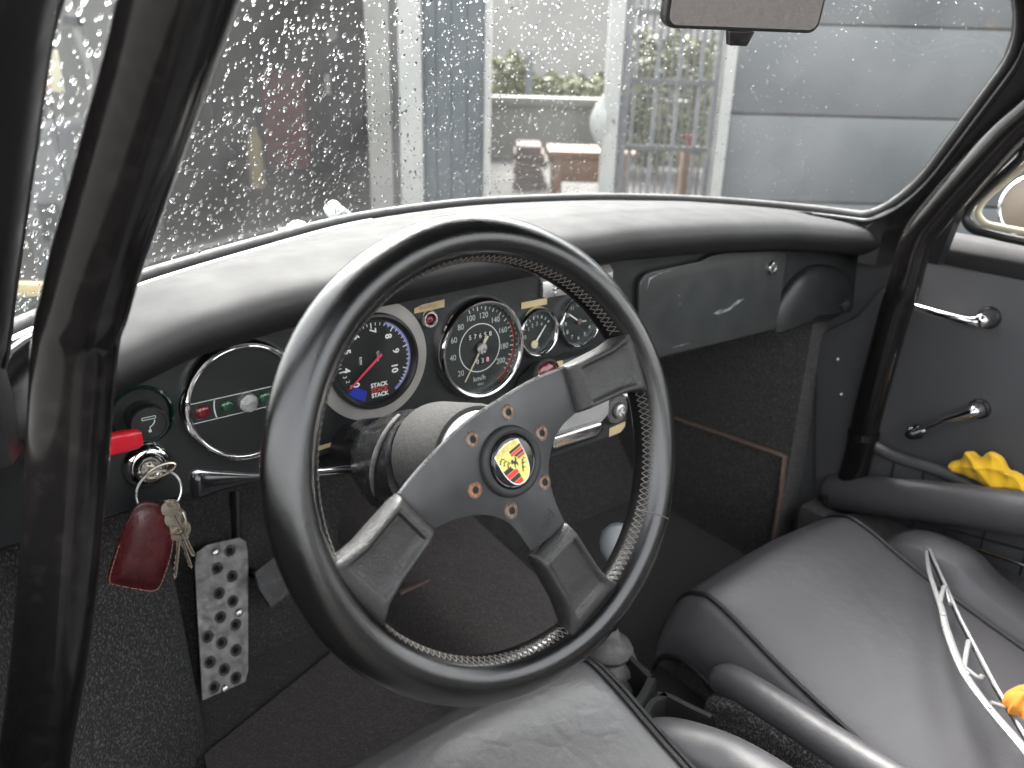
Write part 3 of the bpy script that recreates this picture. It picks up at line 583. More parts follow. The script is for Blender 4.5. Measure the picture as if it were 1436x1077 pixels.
# ---------------------------------------------------------------- dashboard
DT = math.radians(4.35)
DS = F((0, 0, .78), (1, 0, 0), (0, math.sin(DT), math.cos(DT)), (0, -math.cos(DT), math.sin(DT)))
dash = thing('dashboard', 'black padded dashboard with chrome ringed gauges and glovebox', 'dashboard', (CX, 0, .60))
lip = pl([-.36, -.315, -.24, -.18, -.1, 0, .15, .3, .447, .6, .75, .885], [.768, .790, .820, .838, .848, .853, .856, .856, .847, .833, .810, .785])
def padp(a, b):
    x = -.352+1.206*a; z = lip(x); yb, zb = YB(x), ZB(x)
    k = min(1, max(.25, (yb+.054)/.12))
    ys = [.006, -.030, -.046, -.054, -.050, -.034, -.054+.062*k, -.054+.10*k, yb*.6+.0*k, yb-.004]; zz = [-.014, -.008, .002, .012, .022, .032, .037, .0375, None, None]
    top = z+.037; zf = [z+c if c is not None else None for c in zz]; zf[8] = .5*zb+.5*top+.002; zf[9] = zb-.004
    if yb*.6 < ys[7]: ys[8] = .5*(ys[7]+ys[9])
    P = PADC.setdefault(round(x, 5), smooth_path([V3(x, ys[i], zf[i]) for i in range(10)], 5)); j = b*(len(P)-1); j0 = int(min(j, len(P)-2)); return P[j0]*(1-(j-j0))+P[j0+1]*(j-j0)
PADC = {}
_bx = np.array([q for q in Bp if q[0] < .795]); YB = lambda x: float(np.interp(x, list(_bx[:, 0])+[.82, .86], list(_bx[:, 1])+[.025, -.02])); ZB = lambda x: float(np.interp(x, _bx[:, 0], _bx[:, 2]))
MB().grid(padp, 90, 46).build('pad', M['pad'], dash, smooth=75)
tops = [(x, lip(x)-.78-.006) for x in np.linspace(-.36, .86, 30)]
outl = [(-.36, -.082), (-.10, -.079), (.05, -.08), (.17, -.08), (.20, -.085), (.33, -.085), (.40, -.0775), (.55, -.081), (.66, -.083), (.80, -.095), (.86, -.085)]
MB().prism(DS, outl+tops[::-1], -.004, 0).build('fascia', M['panel'], dash)
MB().tube([DS.p(*q, -.004) for q in outl[:4]], .004, 8).build('lower_edge', M['panel'], dash)
MB().tube([DS.p(*q, -.004) for q in outl[6:11]], .004, 8).build('lower_edge', M['panel'], dash)
# gauges
TAU = 2*math.pi
def gauge(name, cx, cy, prof, bez, face_r, face_n, face_mat, seg=64, glass_n=None):
    o = MB().lathe(DS.at(cx, cy), prof, seg).build(name, M[bez], dash, smooth=50)
    MB().lathe(DS.at(cx, cy), [(face_r, face_n), (.0001, face_n)], seg).build('dial_face', M[face_mat], o)
    if glass_n: MB().lathe(DS.at(cx, cy), [(face_r, glass_n), (face_r*.5, glass_n+.0006), (.0001, glass_n+.0008)], seg).build('cover_glass', M['gauge_glass'], o)
    return o
# left combination instrument
LX, LY = -.1335, -.0072
gl_ = gauge('warning_light_gauge', LX, LY, [(.0560, -.001), (.0562, .004), (.0545, .0105), (.0530, .0125), (.0512, .0125), (.0502, .0112), (.0496, .0118), (.0485, .0112), (.0480, .009)], 'chrome', .0481, .0092, 'dial')
fr = DS.at(LX, LY, .0092)
MB().box(fr, -.0476, .0476, -.0085, .0085, .0002, .0008).build('lamp_strip', M['panel'], gl_)
for yy in (-.0088, .0088): MB().box(fr, -.0470, .0470, yy-.0003, yy+.0003, .0002, .0012).build('strip_edge', M['ink'], gl_)
for xx, m_ in ((-.0385, 'lamp_red'), (-.0175, 'lamp_green'), (.0165, 'lamp_green'), (.038, 'lamp_red')):
    MB().dome(fr.at(xx, 0, .0008), .0062, .0062, .003, 20, 4).build('lamp', M[m_], gl_)
MB().add(*ribbon(fr, arc(.0285, math.pi-.28, math.pi+.28, 12), .0012, .0012)).build('divider', M['ink'], gl_)
MB().lathe(fr, [(.0085, .0006), (.0085, .006), (.0078, .007), (.0001, .0078)], 40).build('knob', M['silver'], gl_)
# tachometer on its aluminium ring
TX, TY = -.0035, .0022
rp = [q for q in arc(.0608, 0, TAU*95/96, 96)]; rp = [(x, min(y, .0515)) for x, y in rp]
tr_ = MB(); secs = [[DS.p(TX+x, TY+y, n) for x, y in rp] for n in (.0004, .0022)]; tr_.loft(secs, False)
tr_.loft([secs[1], [DS.p(TX+.0465*math.cos(a), TY+.0465*math.sin(a), .0022) for a in np.linspace(0, TAU, 96, endpoint=False)]], False).build('mounting_ring', M['alu'], dash, smooth=30)
ta = gauge('tachometer', TX, TY, [(.0478, .002), (.0480, .007), (.0468, .0100), (.0445, .0104), (.0425, .0085), (.0412, .0052)], 'black_satin', .0413, .0053, 'dial', glass_n=.0078)
ft_ = DS.at(TX, TY, .0053); R90 = -math.pi/2
def ang(v): # dial value -> angle
    return math.radians(np.interp(v, [0, 1, 2, 3, 4, 5, 6, 7, 8, 9, 10, 11], [218, 212, 204, 197, 186, 156, 124, 92, 54, 15, -22, -50]))
mb = MB()
for v, (x, y) in zip((0, 4, 5, 6, 7, 8, 9, 10), ((-.0215, -.0195), (-.0300, -.0030), (-.0280, .0150), (-.0175, .0275), (.0005, .0305), (.0170, .0222), (.0240, .0060), (.0215, -.0120))):
    word(mb, ft_, str(v), x, y, .0003, .0098, R90, bold=.0003)
for v, (x, y) in zip((3, 2, 1), ((-.0328, -.0092), (-.0300, -.0144), (-.0264, -.0190))): word(mb, ft_, str(v), x, y, .0003, .0055, R90)
word(mb, ft_, 'RPM', -.0150, .0035, .0003, .0042, R90-.05); word(mb, ft_, 'Quartz', .0040, .0045, .0003, .0036, R90-.05)
mb.build('numerals', M['ink_white'], ta, recalc=False)
mb = MB()
for v in np.arange(4, 10.81, .2):
    a = ang(v); big = abs(v-round(v)) < .01; r0, r1 = (.0330 if big else .0355), .0385
    mb.add(*ribbon(ft_, [(r0*math.cos(a), r0*math.sin(a)), (r1*math.cos(a), r1*math.sin(a))], .0011 if big else .0007, .0004))
mb.build('tick_marks', M['ink_white'], ta, recalc=False)
MB().add(*ribbon(ft_, arc(.0385, math.radians(68), math.radians(-58), 40), .0028, .0002)).build('red_line_band', M['ink_blue'], ta, recalc=False)
MB().add([ft_.p(*q, .00015) for q in [(.030*math.cos(a), .030*math.sin(a)) for a in np.linspace(math.radians(222), math.radians(250), 8)]+[(.0405*math.cos(a), .0405*math.sin(a)) for a in np.linspace(math.radians(250), math.radians(222), 8)]], [tuple(range(16))]).build('blue_field', M['ink_dblue'], ta, recalc=False)
for k, (m_, yy) in enumerate((('ink_white', -.0242), ('ink_red', -.0293), ('ink_white', -.0344))):
    mb = MB(); word(mb, ft_, 'STACK', .0030, yy, .0005, .0060, -.02, bold=.0003); mb.build('lettering', M[m_], ta, recalc=False)
mb = MB(); p0, p1 = np.array([.0075, .0060]), np.array([-.0290, -.0215]); t_ = unit(p1-p0); q_ = np.array([-t_[1], t_[0]])
mb.prism(ft_, [tuple(p0+q_*.0014), tuple(p0-q_*.0014), tuple(p1-q_*.0008), tuple(p1+q_*.0008)], .0012, .0018).build('needle', M['ink_pink'], ta)
# speedometer
SX, SY = .1235, -.0095
sp = gauge('speedometer', SX, SY, [(.0555, -.001), (.0560, .004), (.0540, .010), (.0520, .0122), (.0495, .0118), (.0482, .0100), (.0474, .0060), (.0470, .0020)], 'chrome', .0471, .0022, 'dial_green', glass_n=.0092)
fs = DS.at(SX, SY, .0022); mb = MB()
for t, a, r in ((20, 222, .0345), (40, 187, .0350), (60, 156, .0355), (80, 131, .0355), (100, 106, .0355), (120, 79, .0355), (140, 51, .0350), (160, 24, .0345), (180, -7, .0330), (200, -36, .0335)):
    word(mb, fs, str(t), r*math.cos(math.radians(a)), r*math.sin(math.radians(a))*1.0, .0004, .0088, 0, .92)
word(mb, fs, 'km/h', -.002, -.0335, .0004, .0080); word(mb, fs, 'VDO', -.001, -.0405, .0004, .0038)
mb.build('numerals', M['ink'], sp, recalc=False)
MB().add(*ribbon(fs, arc(.0262, 0, TAU, 72), .0009, .0004)).build('inner_circle', M['ink_white'], sp, recalc=False)
mb = MB()
for k in range(22):
    a = math.radians(np.interp(k, [0, 21], [106, -42])); r0 = .0405 if k % 2 == 0 else .0422; mb.add(*ribbon(fs, [(r0*math.cos(a), r0*math.sin(a)), (.0448*math.cos(a), .0448*math.sin(a))], .0012 if k % 2 == 0 else .0008, .0004))
mb.build('tick_marks', M['ink'], sp, recalc=False)
MB().add(*ribbon(fs, arc(.0452, math.radians(28), math.radians(-62), 40), .0009, .0005)).build('red_band', M['ink_red'], sp, recalc=False)
for sn, yy, x0 in (('57658', .0135, -.0125), ('038', -.0145, -.004)):
    for k, ch in enumerate(sn):
        MB().box(fs, x0+k*.0066-.0029, x0+k*.0066+.0029, yy-.0042, yy+.0042, .0002, .0007).build('counter_wheel', M['dial' if k < 2 or len(sn) > 3 else 'lamp_red'], sp)
        mb = MB(); word(mb, fs, ch, x0+k*.0066, yy, .0010, .0072); mb.build('digit', M['ink_white'], sp, recalc=False)
mb = MB(); t_ = unit((-.0235, -.034)); q_ = np.array([-t_[1], t_[0]]); P = lambda d, w: tuple(t_*d+q_*w)
mb.prism(fs, [P(-.0150, .0018), P(-.0150, -.0004), P(-.011, -.0022), P(0, -.0010), P(.040, -.0005), P(.040, .0005), P(0, .0010), P(-.011, .0016)], .0030, .0036).build('needle', M['ink_cream'], sp)
MB().lathe(fs, [(.0062, .0028), (.0062, .0048), (.0054, .0058), (.0001, .0060)], 32).build('needle_cap', M['silver'], sp)
# fuel gauge
FX, FY = .2020, -.0060
fg = gauge('fuel_gauge', FX, FY, [(.0285, -.001), (.0287, .004), (.0275, .0085), (.0262, .0094), (.0246, .0085), (.0236, .0060), (.0232, .0028)], 'chrome', .0233, .003, 'dial_green', 48, .0066)
fr = DS.at(FX, FY, .003); mb = MB()
for sn, x, y in (('0', -.0172, -.0030), ('1', -.0122, .0050), ('2', -.0070, .0085), ('3', -.0005, .0095), ('4', .0062, .0078)): word(mb, fr, sn, x, y, .0003, .0062)
word(mb, fr, '1/1', -.003, .0185, .0003, .0035); word(mb, fr, 'VDO', 0, -.0185, .0003, .0032); mb.build('numerals', M['ink'], fg, recalc=False)
mb = MB()
for k in range(9):
    a = math.radians(165-k*15.5); mb.add(*ribbon(fr, [(.0205*math.cos(a), -.006+.0215*math.sin(a)), (.0235*math.cos(a)*.98, -.006+.0250*math.sin(a))], .0016 if k % 2 == 0 else .0010, .0003))
mb.build('tick_marks', M['ink'], fg, recalc=False)
MB().prism(fr, [(-.0065, -.0130), (-.0045, -.0145), (.0120, .0058), (.0112, .0064)], .0012, .0017).build('needle', M['ink_white'], fg)
MB().lathe(fr.at(-.0055, -.0130), [(.0046, .001), (.0046, .0026), (.0001, .003)], 28).build('needle_cap', M['ink_cream'], fg)
# clock
KX, KY = .2640, -.0045
ck = gauge('clock', KX, KY, [(.0305, -.001), (.0307, .004), (.0298, .0085), (.0288, .0094), (.0276, .0085), (.0270, .0060), (.0268, .0028)], 'chrome', .0269, .003, 'dial_green', 48, .0066)
fr = DS.at(KX, KY, .003); mb = MB()
for h in range(1, 13): a = math.radians(90-30*h); word(mb, fr, str(h), .0198*math.cos(a), .0198*math.sin(a), .0003, .0066)
mb.build('numerals', M['ink'], ck, recalc=False)
MB().prism(fr, [(0, .001), (0, -.001), (-.0152, .0100), (-.0146, .0112)], .001, .0015).build('hand', M['ink_white'], ck)
MB().prism(fr, [(0, .0007), (0, -.0007), (.0108, -.0018), (.0108, -.0006)], .0016, .002).build('hand', M['ink'], ck)
MB().lathe(fr, [(.0035, .001), (.0035, .003), (.0001, .0034)], 20).build('hand_cap', M['rust'], ck)
# switch, tapes
bt = MB().lathe(DS.at(.0628, .0324), [(.0092, 0), (.0095, .003), (.008, .0055), (.0062, .0056), (.0055, .004), (.0052, .002)], 32).build('push_switch', M['chrome'], dash)
MB().dome(DS.at(.0628, .0324, .002), .0045, .0045, .0035, 16, 3).build('button', M['lamp_red'], bt)
def tape(pts, n, scr=False):
    o = MB().prism(DS, pts, n, n+.0005).build('masking_tape', M['tape'], dash, smooth=0)
    if scr:
        x0, y0 = np.mean(pts, 0); r = np.random.default_rng(4); mb = MB()
        for k in range(8):
            x = x0-.010+k*.0027; mb.add(*ribbon(DS, [(x, y0-.0020+.0005*r.normal()), (x+.0006*r.normal(), y0+.0020), (x+.0013, y0+.0006*r.normal()), (x+.0016, y0-.0018)], .00035, n+.0008))
        mb.build('handwriting', M['pen'], o, recalc=False)
tape([(.0466, .0404), (.0824, .0414), (.0830, .0492), (.0560, .0478), (.0472, .0455)], .0004, True)
tape([(.1820, .0240-.0012), (.2184, .0225), (.2186, .0298), (.1821, .0300)], .0004)
tape([(-.072, -.0755), (-.0535, -.0745), (-.0535, -.0705), (-.072, -.0710)], .0004)
# heater slide above the small gauges
vt = MB().prism(DS, [(.2090, .0335), (.2120, .0310), (.3140, .0290), (.3160, .0310), (.3160, .0470), (.2085, .0500)], .0, .006).build('heater_slide', M['silver'], dash, bevel=.0012)
MB().prism(F(DS.p(0, .0485, .0056), DS.u, unit(DS.v*.75-DS.n*.66), unit(DS.n*.75+DS.v*.66)), [(.2086, 0), (.3160, -.002), (.3155, .0145), (.2090, .0160)], -.003, 0).build('slide_hood', M['alu'], vt, bevel=.0008)
MB().box(DS, .2230, .2560, .0385, .0402, .006, .0064).build('slot', M['dark'], vt)
for dx, dy in ((.2245, .0440), (.2265, .0352), (.2255, .0395)): MB().lathe(DS.at(dx, dy, .006), [(.0016, 0), (.0016, .0012), (.0001, .0015)], 12).build('stud', M['silver'], vt)
# scratches in the paint
r6 = np.random.default_rng(21); mb = MB()
for k in range(16):
    x, y = r6.uniform(.02, .20), r6.uniform(.046, .058); L_ = r6.uniform(.002, .007); a = r6.normal()*.7; mb.add(*ribbon(DS, [(x, y), (x+L_*math.cos(a), y+L_*math.sin(a))], .0003, .0004))
for k in range(10):
    x, y = r6.uniform(.13, .22), r6.uniform(.020, .045); mb.add(*ribbon(DS, [(x, y), (x+r6.uniform(.004, .014), y+.0005*r6.normal())], .0003, .0004))
mb.build('scratches', M['grey_rubber'], dash, recalc=False)
# glovebox
go = [(.3582, .0200), (.3600, .0300), (.3680, .0370), (.3800, .0392), (.471, .0404), (.49, .0450), (.52, .0455), (.6480, .0330), (.6550, .0280), (.6577, .0168), (.6470, -.0770), (.6420, -.0815), (.55, -.0795), (.4038, -.0755), (.362, -.0740)]
gcx, gcy = np.mean(go, 0)
MB().prism(DS, [(gcx+(x-gcx)*1.022, gcy+(y-gcy)*1.045) for x, y in go], .0002, .0006).build('glovebox_gap', M['dark'], dash)
gb = MB().prism(DS, go, .001, .0085).build('glovebox_lid', M['glove'], dash, bevel=.0028, bseg=3)
lk = MB().lathe(DS.at(.6225, .0115, .0085), [(.0100, 0), (.0100, .002), (.0085, .004), (.0055, .0045), (.005, .0035), (.0001, .0035)], 28).build('lock', M['worn_chrome'], gb)
for pts in ([(.50, -.034), (.515, -.030), (.53, -.0325), (.552, -.0235), (.565, -.024), (.556, -.027), (.535, -.035), (.512, -.037)], [(.372, .018), (.376, .029), (.392, .034), (.42, .0362), (.393, .0355), (.374, .0315)], [(.43, .0005), (.4315, .0005), (.4315, .002), (.43, .002)], [(.432, -.0105), (.4335, -.0105), (.4335, -.009), (.432, -.009)], [(.42, -.066), (.44, -.0655), (.455, -.066), (.44, -.0668)]):
    MB().prism(DS, pts, .0086, .0089).build('scuff', M['scrape'], gb, smooth=0)
be = DS.at(.735, -.040)
def bulge(a, b):
    th = math.pi*(a*1.12-.06); r = math.sin(b*math.pi/2); x = .112*r*math.cos(th); y = .074*r*math.sin(th)-.034; return be.p(x*(1 if x > 0 else .80), y, .020*math.cos(b*math.pi/2)**.65)
MB().grid(bulge, 30, 14).build('air_outlet_cowl', M['panel'], dash, smooth=70)
MB().prism(DS, [(.787, -.066), (.806, -.060), (.818, -.068), (.800, -.078)], .010, .024).build('cowl_tab', M['glove'], dash, bevel=.003)
# centre panel with radio
ro = [(.170, -.158), (.3180, -.1560), (.3270, -.1520), (.3310, -.1430), (.3330, -.060), (.315, -.046), (.29, -.040), (.22, -.0400), (.195, -.0425), (.175, -.055), (.166, -.075), (.160, -.110)]
rd = MB().prism(DS, ro, .0005, .020).build('radio_panel', M['glove'], dash, bevel=.004, bseg=3)
RF = DS.at(0, 0, .020)
MB().prism(RF, [(.20, -.150), (.282, -.148), (.290, -.143), (.2915, -.120), (.20, -.122)], .0002, .0012).build('recess', M['panel'], rd, bevel=.0005)
MB().lathe(RF.at(.199, -.0520), [(.0195, 0), (.0195, .003), (.0168, .005), (.0160, .003)], 40).build('lamp_ring', M['felt'], rd)
MB().dome(RF.at(.199, -.0520, .001), .0160, .0160, .006, 28, 4).build('red_lens', M['lamp_red'], rd)
rb = MB().prism(RF, [(.205, -.132), (.272, -.128), (.288, -.118), (.289, -.092), (.208, -.090)], .001, .012).build('radio', M['white_metal'], rd, bevel=.003)
kb = MB().prism(RF.at(.232, -.126), [(-.040, -.009), (.028, -.011), (.038, -.003), (.036, .006), (-.040, .008)], .006, .022).build('radio_bezel', M['worn_chrome'], rd, bevel=.004, bseg=3)
kn = MB().lathe(RF.at(.3060, -.1180), [(.0180, .0005), (.0185, .004), (.0165, .008), (.0100, .0085)], 36).build('radio_knob', M['grey_rubber'], rd)
MB().lathe(RF.at(.3060, -.1180), [(.0085, .007), (.0085, .014), (.006, .015), (.0035, .011), (.0001, .011)], 24).build('spindle', M['silver'], rd)
MB().dome(RF.at(.3225, -.1035, .001), .0055, .0055, .008, 16, 4).build('stud', M['silver'], rd)
MB().prism(RF, [(.2995, -.1535), (.3190, -.1525), (.3265, -.1470), (.3270, -.1405), (.3000, -.1425)], .0004, .0009).build('masking_tape', M['tape'], rd, smooth=0)
MB().prism(RF, [(.2085, -.0500), (.2240, -.0500), (.2250, -.0400), (.2105, -.0390)], .0004, .0009).build('masking_tape', M['tape'], rd, smooth=0)
# cigarette lighter
LG = DS.at(-.2185, -.0015)
lg = MB().lathe(LG, [(.0260, 0), (.0262, .003), (.0240, .0045), (.0225, .002), (.0222, .0004)], 40).build('lighter_socket', M['green_paint'], dash)
MB().lathe(LG, [(.0130, 0), (.0130, .016), (.0150, .017), (.0152, .026), (.0140, .0275), (.0128, .0275), (.0124, .0262), (.0001, .0262)], 40).build('lighter_knob', M['black_satin'], lg)
lf = LG.at(0, 0, .0264); mb = MB()
for q in ([(-.0052, .0042), (.0052, .0042)], [(-.0052, .0062), (.0052, .0062)], [(-.0052, .0042), (-.0052, .0062)], [(.0052, .0042), (.0052, .0062)]): mb.add(*ribbon(lf, q, .0006, .0003))
mb.add(*ribbon(lf, [(.0040, .0032), (.0038, .0010), (.0018, -.0012), (-.0002, -.0024), (-.0004, -.0046)], .0009, .0003)); mb.add([lf.p(*q, .0003) for q in arc(.0013, 0, TAU*.92, 12, -.0006, -.0056)], [tuple(range(12))])
mb.build('pictogram', M['ink'], lg, recalc=False)
rh = MB(); hs = []
for k, (x, hw, th_) in enumerate(((-.292, .0090, .006), (-.28, .0098, .006), (-.240, .0090, .0055), (-.2300, .0080, .0048), (-.2265, .0058, .0034))):
    cy = -.0098-.02*(x+.24); hs.append([DS.p(x, cy+hw*math.copysign(abs(math.sin(a))**.6, math.sin(a)), .028+th_*math.copysign(abs(math.cos(a))**.6, math.cos(a))) for a in np.linspace(0, TAU, 20, endpoint=False)])
rh.loft(hs).build('red_handle', M['red_plastic'], dash, smooth=60)
# ignition lock
ig = MB().lathe(DS.at(-.2210, -.0450), [(.0205, 0), (.0205, .002), (.0190, .005), (.0150, .0085), (.0128, .009), (.0126, .0125), (.0110, .0140), (.0095, .013), (.0090, .010), (.0001, .010)], 48).build('ignition_lock', M['chrome'], dash, smooth=45)
MB().lathe(DS.at(-.2210, -.0450, .0101), [(.0078, 0), (.0070, .002), (.0001, .0022)], 24).build('lock_barrel', M['worn_chrome'], ig)
MB().box(DS.at(-.2210, -.0450, .0123), -.0008, .0008, -.0050, .0050, .0001, .0006).build('key_slot', M['dark'], ig)
# green paint showing along the windscreen foot
gs = [q+V3(0, -.016, -.004) for q in Bp[4:64]]
MB().tube(gs, .0055, 8).build('paint_edge', M['green_paint'], dash)
# ---------------------------------------------------------------- steering wheel
WT = math.radians(20.41); WC = V3(-.0328, -.2478, .7905)
WF = F(WC, (1, 0, 0), (0, math.sin(WT), math.cos(WT)), (0, -math.cos(WT), math.sin(WT)))
sw = thing('steering_wheel', 'black leather three spoke steering wheel with gold and red crest', 'steering wheel', WC)
RR, RTt = .1590, .0171
def rimp(a, b):
    th = TAU*a; ph = TAU*b; t = RTt*(1+.055*math.cos(3*ph+.9)+.012*math.sin(9*th+ph)); r = RR+t*math.cos(ph); return WF.p(r*math.cos(th), r*math.sin(th), t*math.sin(ph)*1.02)
MB().grid(rimp, 160, 32, True, True).build('rim', M['rim'], sw, smooth=80)
plate = [(.0661, .0519), (.0338, .0483), (.0023, .0409), (-.0278, .0325), (-.0576, .0183), (-.0771, .0074), (-.0901, -.0011), (-.0705, -.0316), (-.0517, -.0305), (-.0284, -.0348), (-.0092, -.0478), (.0047, -.0725), (.0411, -.0658), (.0347, -.0425), (.0344, -.0202), (.0421, -.0029), (.0542, .009), (.072, .0164)]
def sm2(i, j): return [(q[0], q[1]) for q in smooth_path([V3(*plate[k], 0) for k in range(i, j+1)], 5)]
po = sm2(0, 6)[:-1]+[plate[6]]+sm2(7, 11)+sm2(12, 17)
plm = MB().prism(WF, po, .0042, .0080).build('spoke_plate', M['plate'], sw, bevel=.0006)
MB().tube([WF.p(x*1.004, y*1.004+.0004, .0076) for x, y in sm2(0, 6)], .0011, 6).build('polished_edge', M['silver'], plm)
# leather wrapped spoke ends
for c0_, w0, c1_, w1 in (((.0680, .0340), .0190, (.1480, .0440), .0350), ((-.0800, -.0165), .0190, (-.1400, -.0560), .0350), ((.0225, -.0695), .0195, (.0520, -.1400), .0360)):
    c0_, c1_ = np.array(c0_), np.array(c1_); ax = unit(c1_-c0_); pr = np.array([-ax[1], ax[0]]); secs = []
    for s_ in (0, .03, .07, .11, .145, .165, .35, .58, .74, .775, .81, .90, 1.0):
        c = c0_+(c1_-c0_)*s_; w = np.interp(s_, [0, .6, .85, 1], [w0, w0*1.06, w0*1.32, w1]); hf = np.interp(s_, [0, .03, .11, .6, .9, 1], [.0092, .0130, .0168, .0168, .0140, .0060]); hb = np.interp(s_, [0, .1, .6, 1], [.000, -.005, -.008, -.006])
        dd = np.interp(s_, [.145, .165, .76, .80], [0, .0036, .0036, 0]); md = (hf+hb)/2; sec = []
        for xf, nn in ((-1, md), (-.985, md+.55*(hf-md)), (-.94, hf-.0012), (-.88, hf), (-.80, hf), (-.74, hf-.3*dd), (-.69, hf-.85*dd), (-.62, hf-dd), (-.3, hf-dd), (0, hf-dd), (.3, hf-dd), (.62, hf-dd), (.69, hf-.85*dd), (.74, hf-.3*dd), (.80, hf), (.88, hf), (.94, hf-.0012), (.985, md+.55*(hf-md)), (1, md), (.97, md+.7*(hb-md)), (.85, hb), (0, hb), (-.85, hb), (-.97, md+.7*(hb-md))):
            q = c+pr*w*xf; sec.append(WF.p(q[0], q[1], nn))
        secs.append(sec)
    MB().loft(secs).build('spoke_cover', M['spoke_leather'], sw, smooth=60)
    e0, e1 = c0_+pr*w0*.98+ax*.0015, c0_-pr*w0*.98+ax*.0015
    MB().tube([WF.p(*e0, .0085), WF.p(*((e0+e1)/2), .0094), WF.p(*e1, .0085)], .0009, 6).build('cover_seam', M['thread'], sw)
# cross stitch round the inside of the rim, as bare as the spokes leave it
mb = MB()
def inrim(th, ph): t = RTt*(1+.055*math.cos(3*ph+.9))+.0003; r = RR+t*math.cos(ph); return WF.p(r*math.cos(th), r*math.sin(th), t*math.sin(ph)*1.02)
for k in range(190):
    th = TAU*k/190; dg_ = math.degrees(th)
    if any(abs((dg_-c+180) % 360-180) < 10.5 for c in (17, 202, 290)): continue
    for a, b in (((th, math.pi*.80), (th+TAU/190, math.pi*.98)), ((th+TAU/190, math.pi*.80), (th, math.pi*.98))):
        mid = inrim((a[0]+b[0])/2, (a[1]+b[1])/2); mid = mid+unit(mid-WF.p(RR*math.cos(th), RR*math.sin(th)))*.0005
        mb.tube([inrim(*a), mid, inrim(*b)], .00042, 4, caps=False)
stuff(mb.build('stitching', M['thread'], sw, recalc=False))
sj = math.radians(-33); MB().tube([inrim(sj, p) for p in np.linspace(-.2*math.pi, .98*math.pi, 18)], .0005, 5).build('joint_seam', M['thread'], sw)
# bolts
HX, HY = .0012, -.0036
bolts = [(.0077, .0312), (.0339, .0091), (.0279, -.0272), (-.0058, -.0387), (-.0324, -.0153), (-.0265, .0198)]
bolt_me = MB().lathe(WORLD, [(.0054, -.001), (.0054, .0006), (.0049, .0011), (.0027, .0011), (.0025, -.0006)], 28).mesh('bolt', M['rust'])
rusty_me = MB().lathe(WORLD, [(.0054, -.001), (.0054, .0006), (.0049, .0011), (.0027, .0011), (.0025, -.0006)], 28).mesh('bolt', M['rusty'])
hex_me = MB().prism(WORLD, arc(.0027, 0, TAU*5/6, 6), -.0006, .0004).mesh('hex_socket', M['dark'], smooth=0)
ring_me = MB().lathe(WORLD, [(.0060, .0), (.0058, .0002), (.0054, .0001)], 28).mesh('bolt_seat', M['rust'])
for k, (x, y) in enumerate(bolts):
    o = link('bolt', rusty_me if k == 4 else bolt_me, sw, WF.m(x, y, .0080)); h = bpy.data.objects.new('hex_socket', hex_me); COL.objects.link(h); h.parent = o
    if k == 4: o['label'] = 'rusty orange hub bolt'
    link('bolt_seat', ring_me, sw, WF.m(x, y, .0081))
hb_ = WF.at(HX, HY, .0080)
MB().lathe(hb_, [(.0262, 0), (.0262, .0020), (.0255, .0042), (.0238, .0052), (.0215, .0050), (.0202, .0042), (.0200, .0010)], 64).build('horn_ring', M['rubber'], sw, smooth=50)
hbut = MB().lathe(hb_, [(.0196, .0005), (.0196, .0040), (.0186, .0052), (.0178, .0050), (.0174, .0055), (.0168, .0057), (.0001, .0058)], 64).build('horn_button', M['black_gloss'], sw, smooth=40)
# crest, built on the button's dome
CR = math.radians(20); CF0 = WF.at(.0006, -.0043, .0139)
CF = F(CF0.o, math.cos(CR)*CF0.u+math.sin(CR)*CF0.v, -math.sin(CR)*CF0.u+math.cos(CR)*CF0.v, CF0.n); KS = .0182; KX = .87
def dome_n(x, y): return 0
def sh(pts, n, name, m_, par):          # fill a small outline in crest units (-1..1)
    P = [(x*KS*KX, y*KS) for x, y in pts]; mbb = MB(); mbb.v = [tuple(CF.p(x, y, dome_n(x, y)+n)) for x, y in P]; mbb.f = [tuple(range(len(P)))]; return mbb.build(name, M[m_], par, smooth=0, recalc=False)
shield_o = [(-.80, .70), (-.40, .82), (0, .87), (.40, .82), (.80, .70)]+[(.80*math.cos(t)**.75 if t < 1.5 else 0, .15-1.08*math.sin(t)) for t in np.linspace(0, math.pi/2, 12)][:-1]+[(0, -.96)]
shield_o += [(-x, y) for x, y in shield_o[5:-1][::-1]]
shield_o = [(x*.92, y*.96) for x, y in shield_o]
sh([(x*1.05, y*1.035) for x, y in shield_o], .00015, 'crest_border', 'ink_white', hbut); cs = sh(shield_o, .0003, 'crest', 'gold', hbut)
def wid(y):
    ys = [q for q in shield_o if q[0] >= 0]; ys = sorted([(q[1], q[0]) for q in ys if q[0] > 0 or q[1] < -.5]); return float(np.interp(y, [a for a, _ in ys], [b for _, b in ys]))
def stripes(x0, x1, y0, y1, left, n=4):
    for k in range(n):
        a, b = y0+(y1-y0)*k/n, y0+(y1-y0)*(k+1)/n-.018
        if left: pts = [(-min(wid(a), .74), a), (x1, a), (x1, b), (-min(wid(b), .74), b)]
        else: pts = [(x0, a), (min(wid(a), .735), a), (min(wid(b), .735), b), (x0, b)]
        sh(pts, .00045, 'stripe', 'crest_red' if (k % 2 == (0 if left else 0)) else 'crest_black', cs)
stripes(.02, .7, .0, .52, False); stripes(-.7, -.015, -.86, -.0, True)
sh(arc(.27, 0, TAU*.95, 20, .0, .0), .0006, 'centre_field', 'gold', cs)
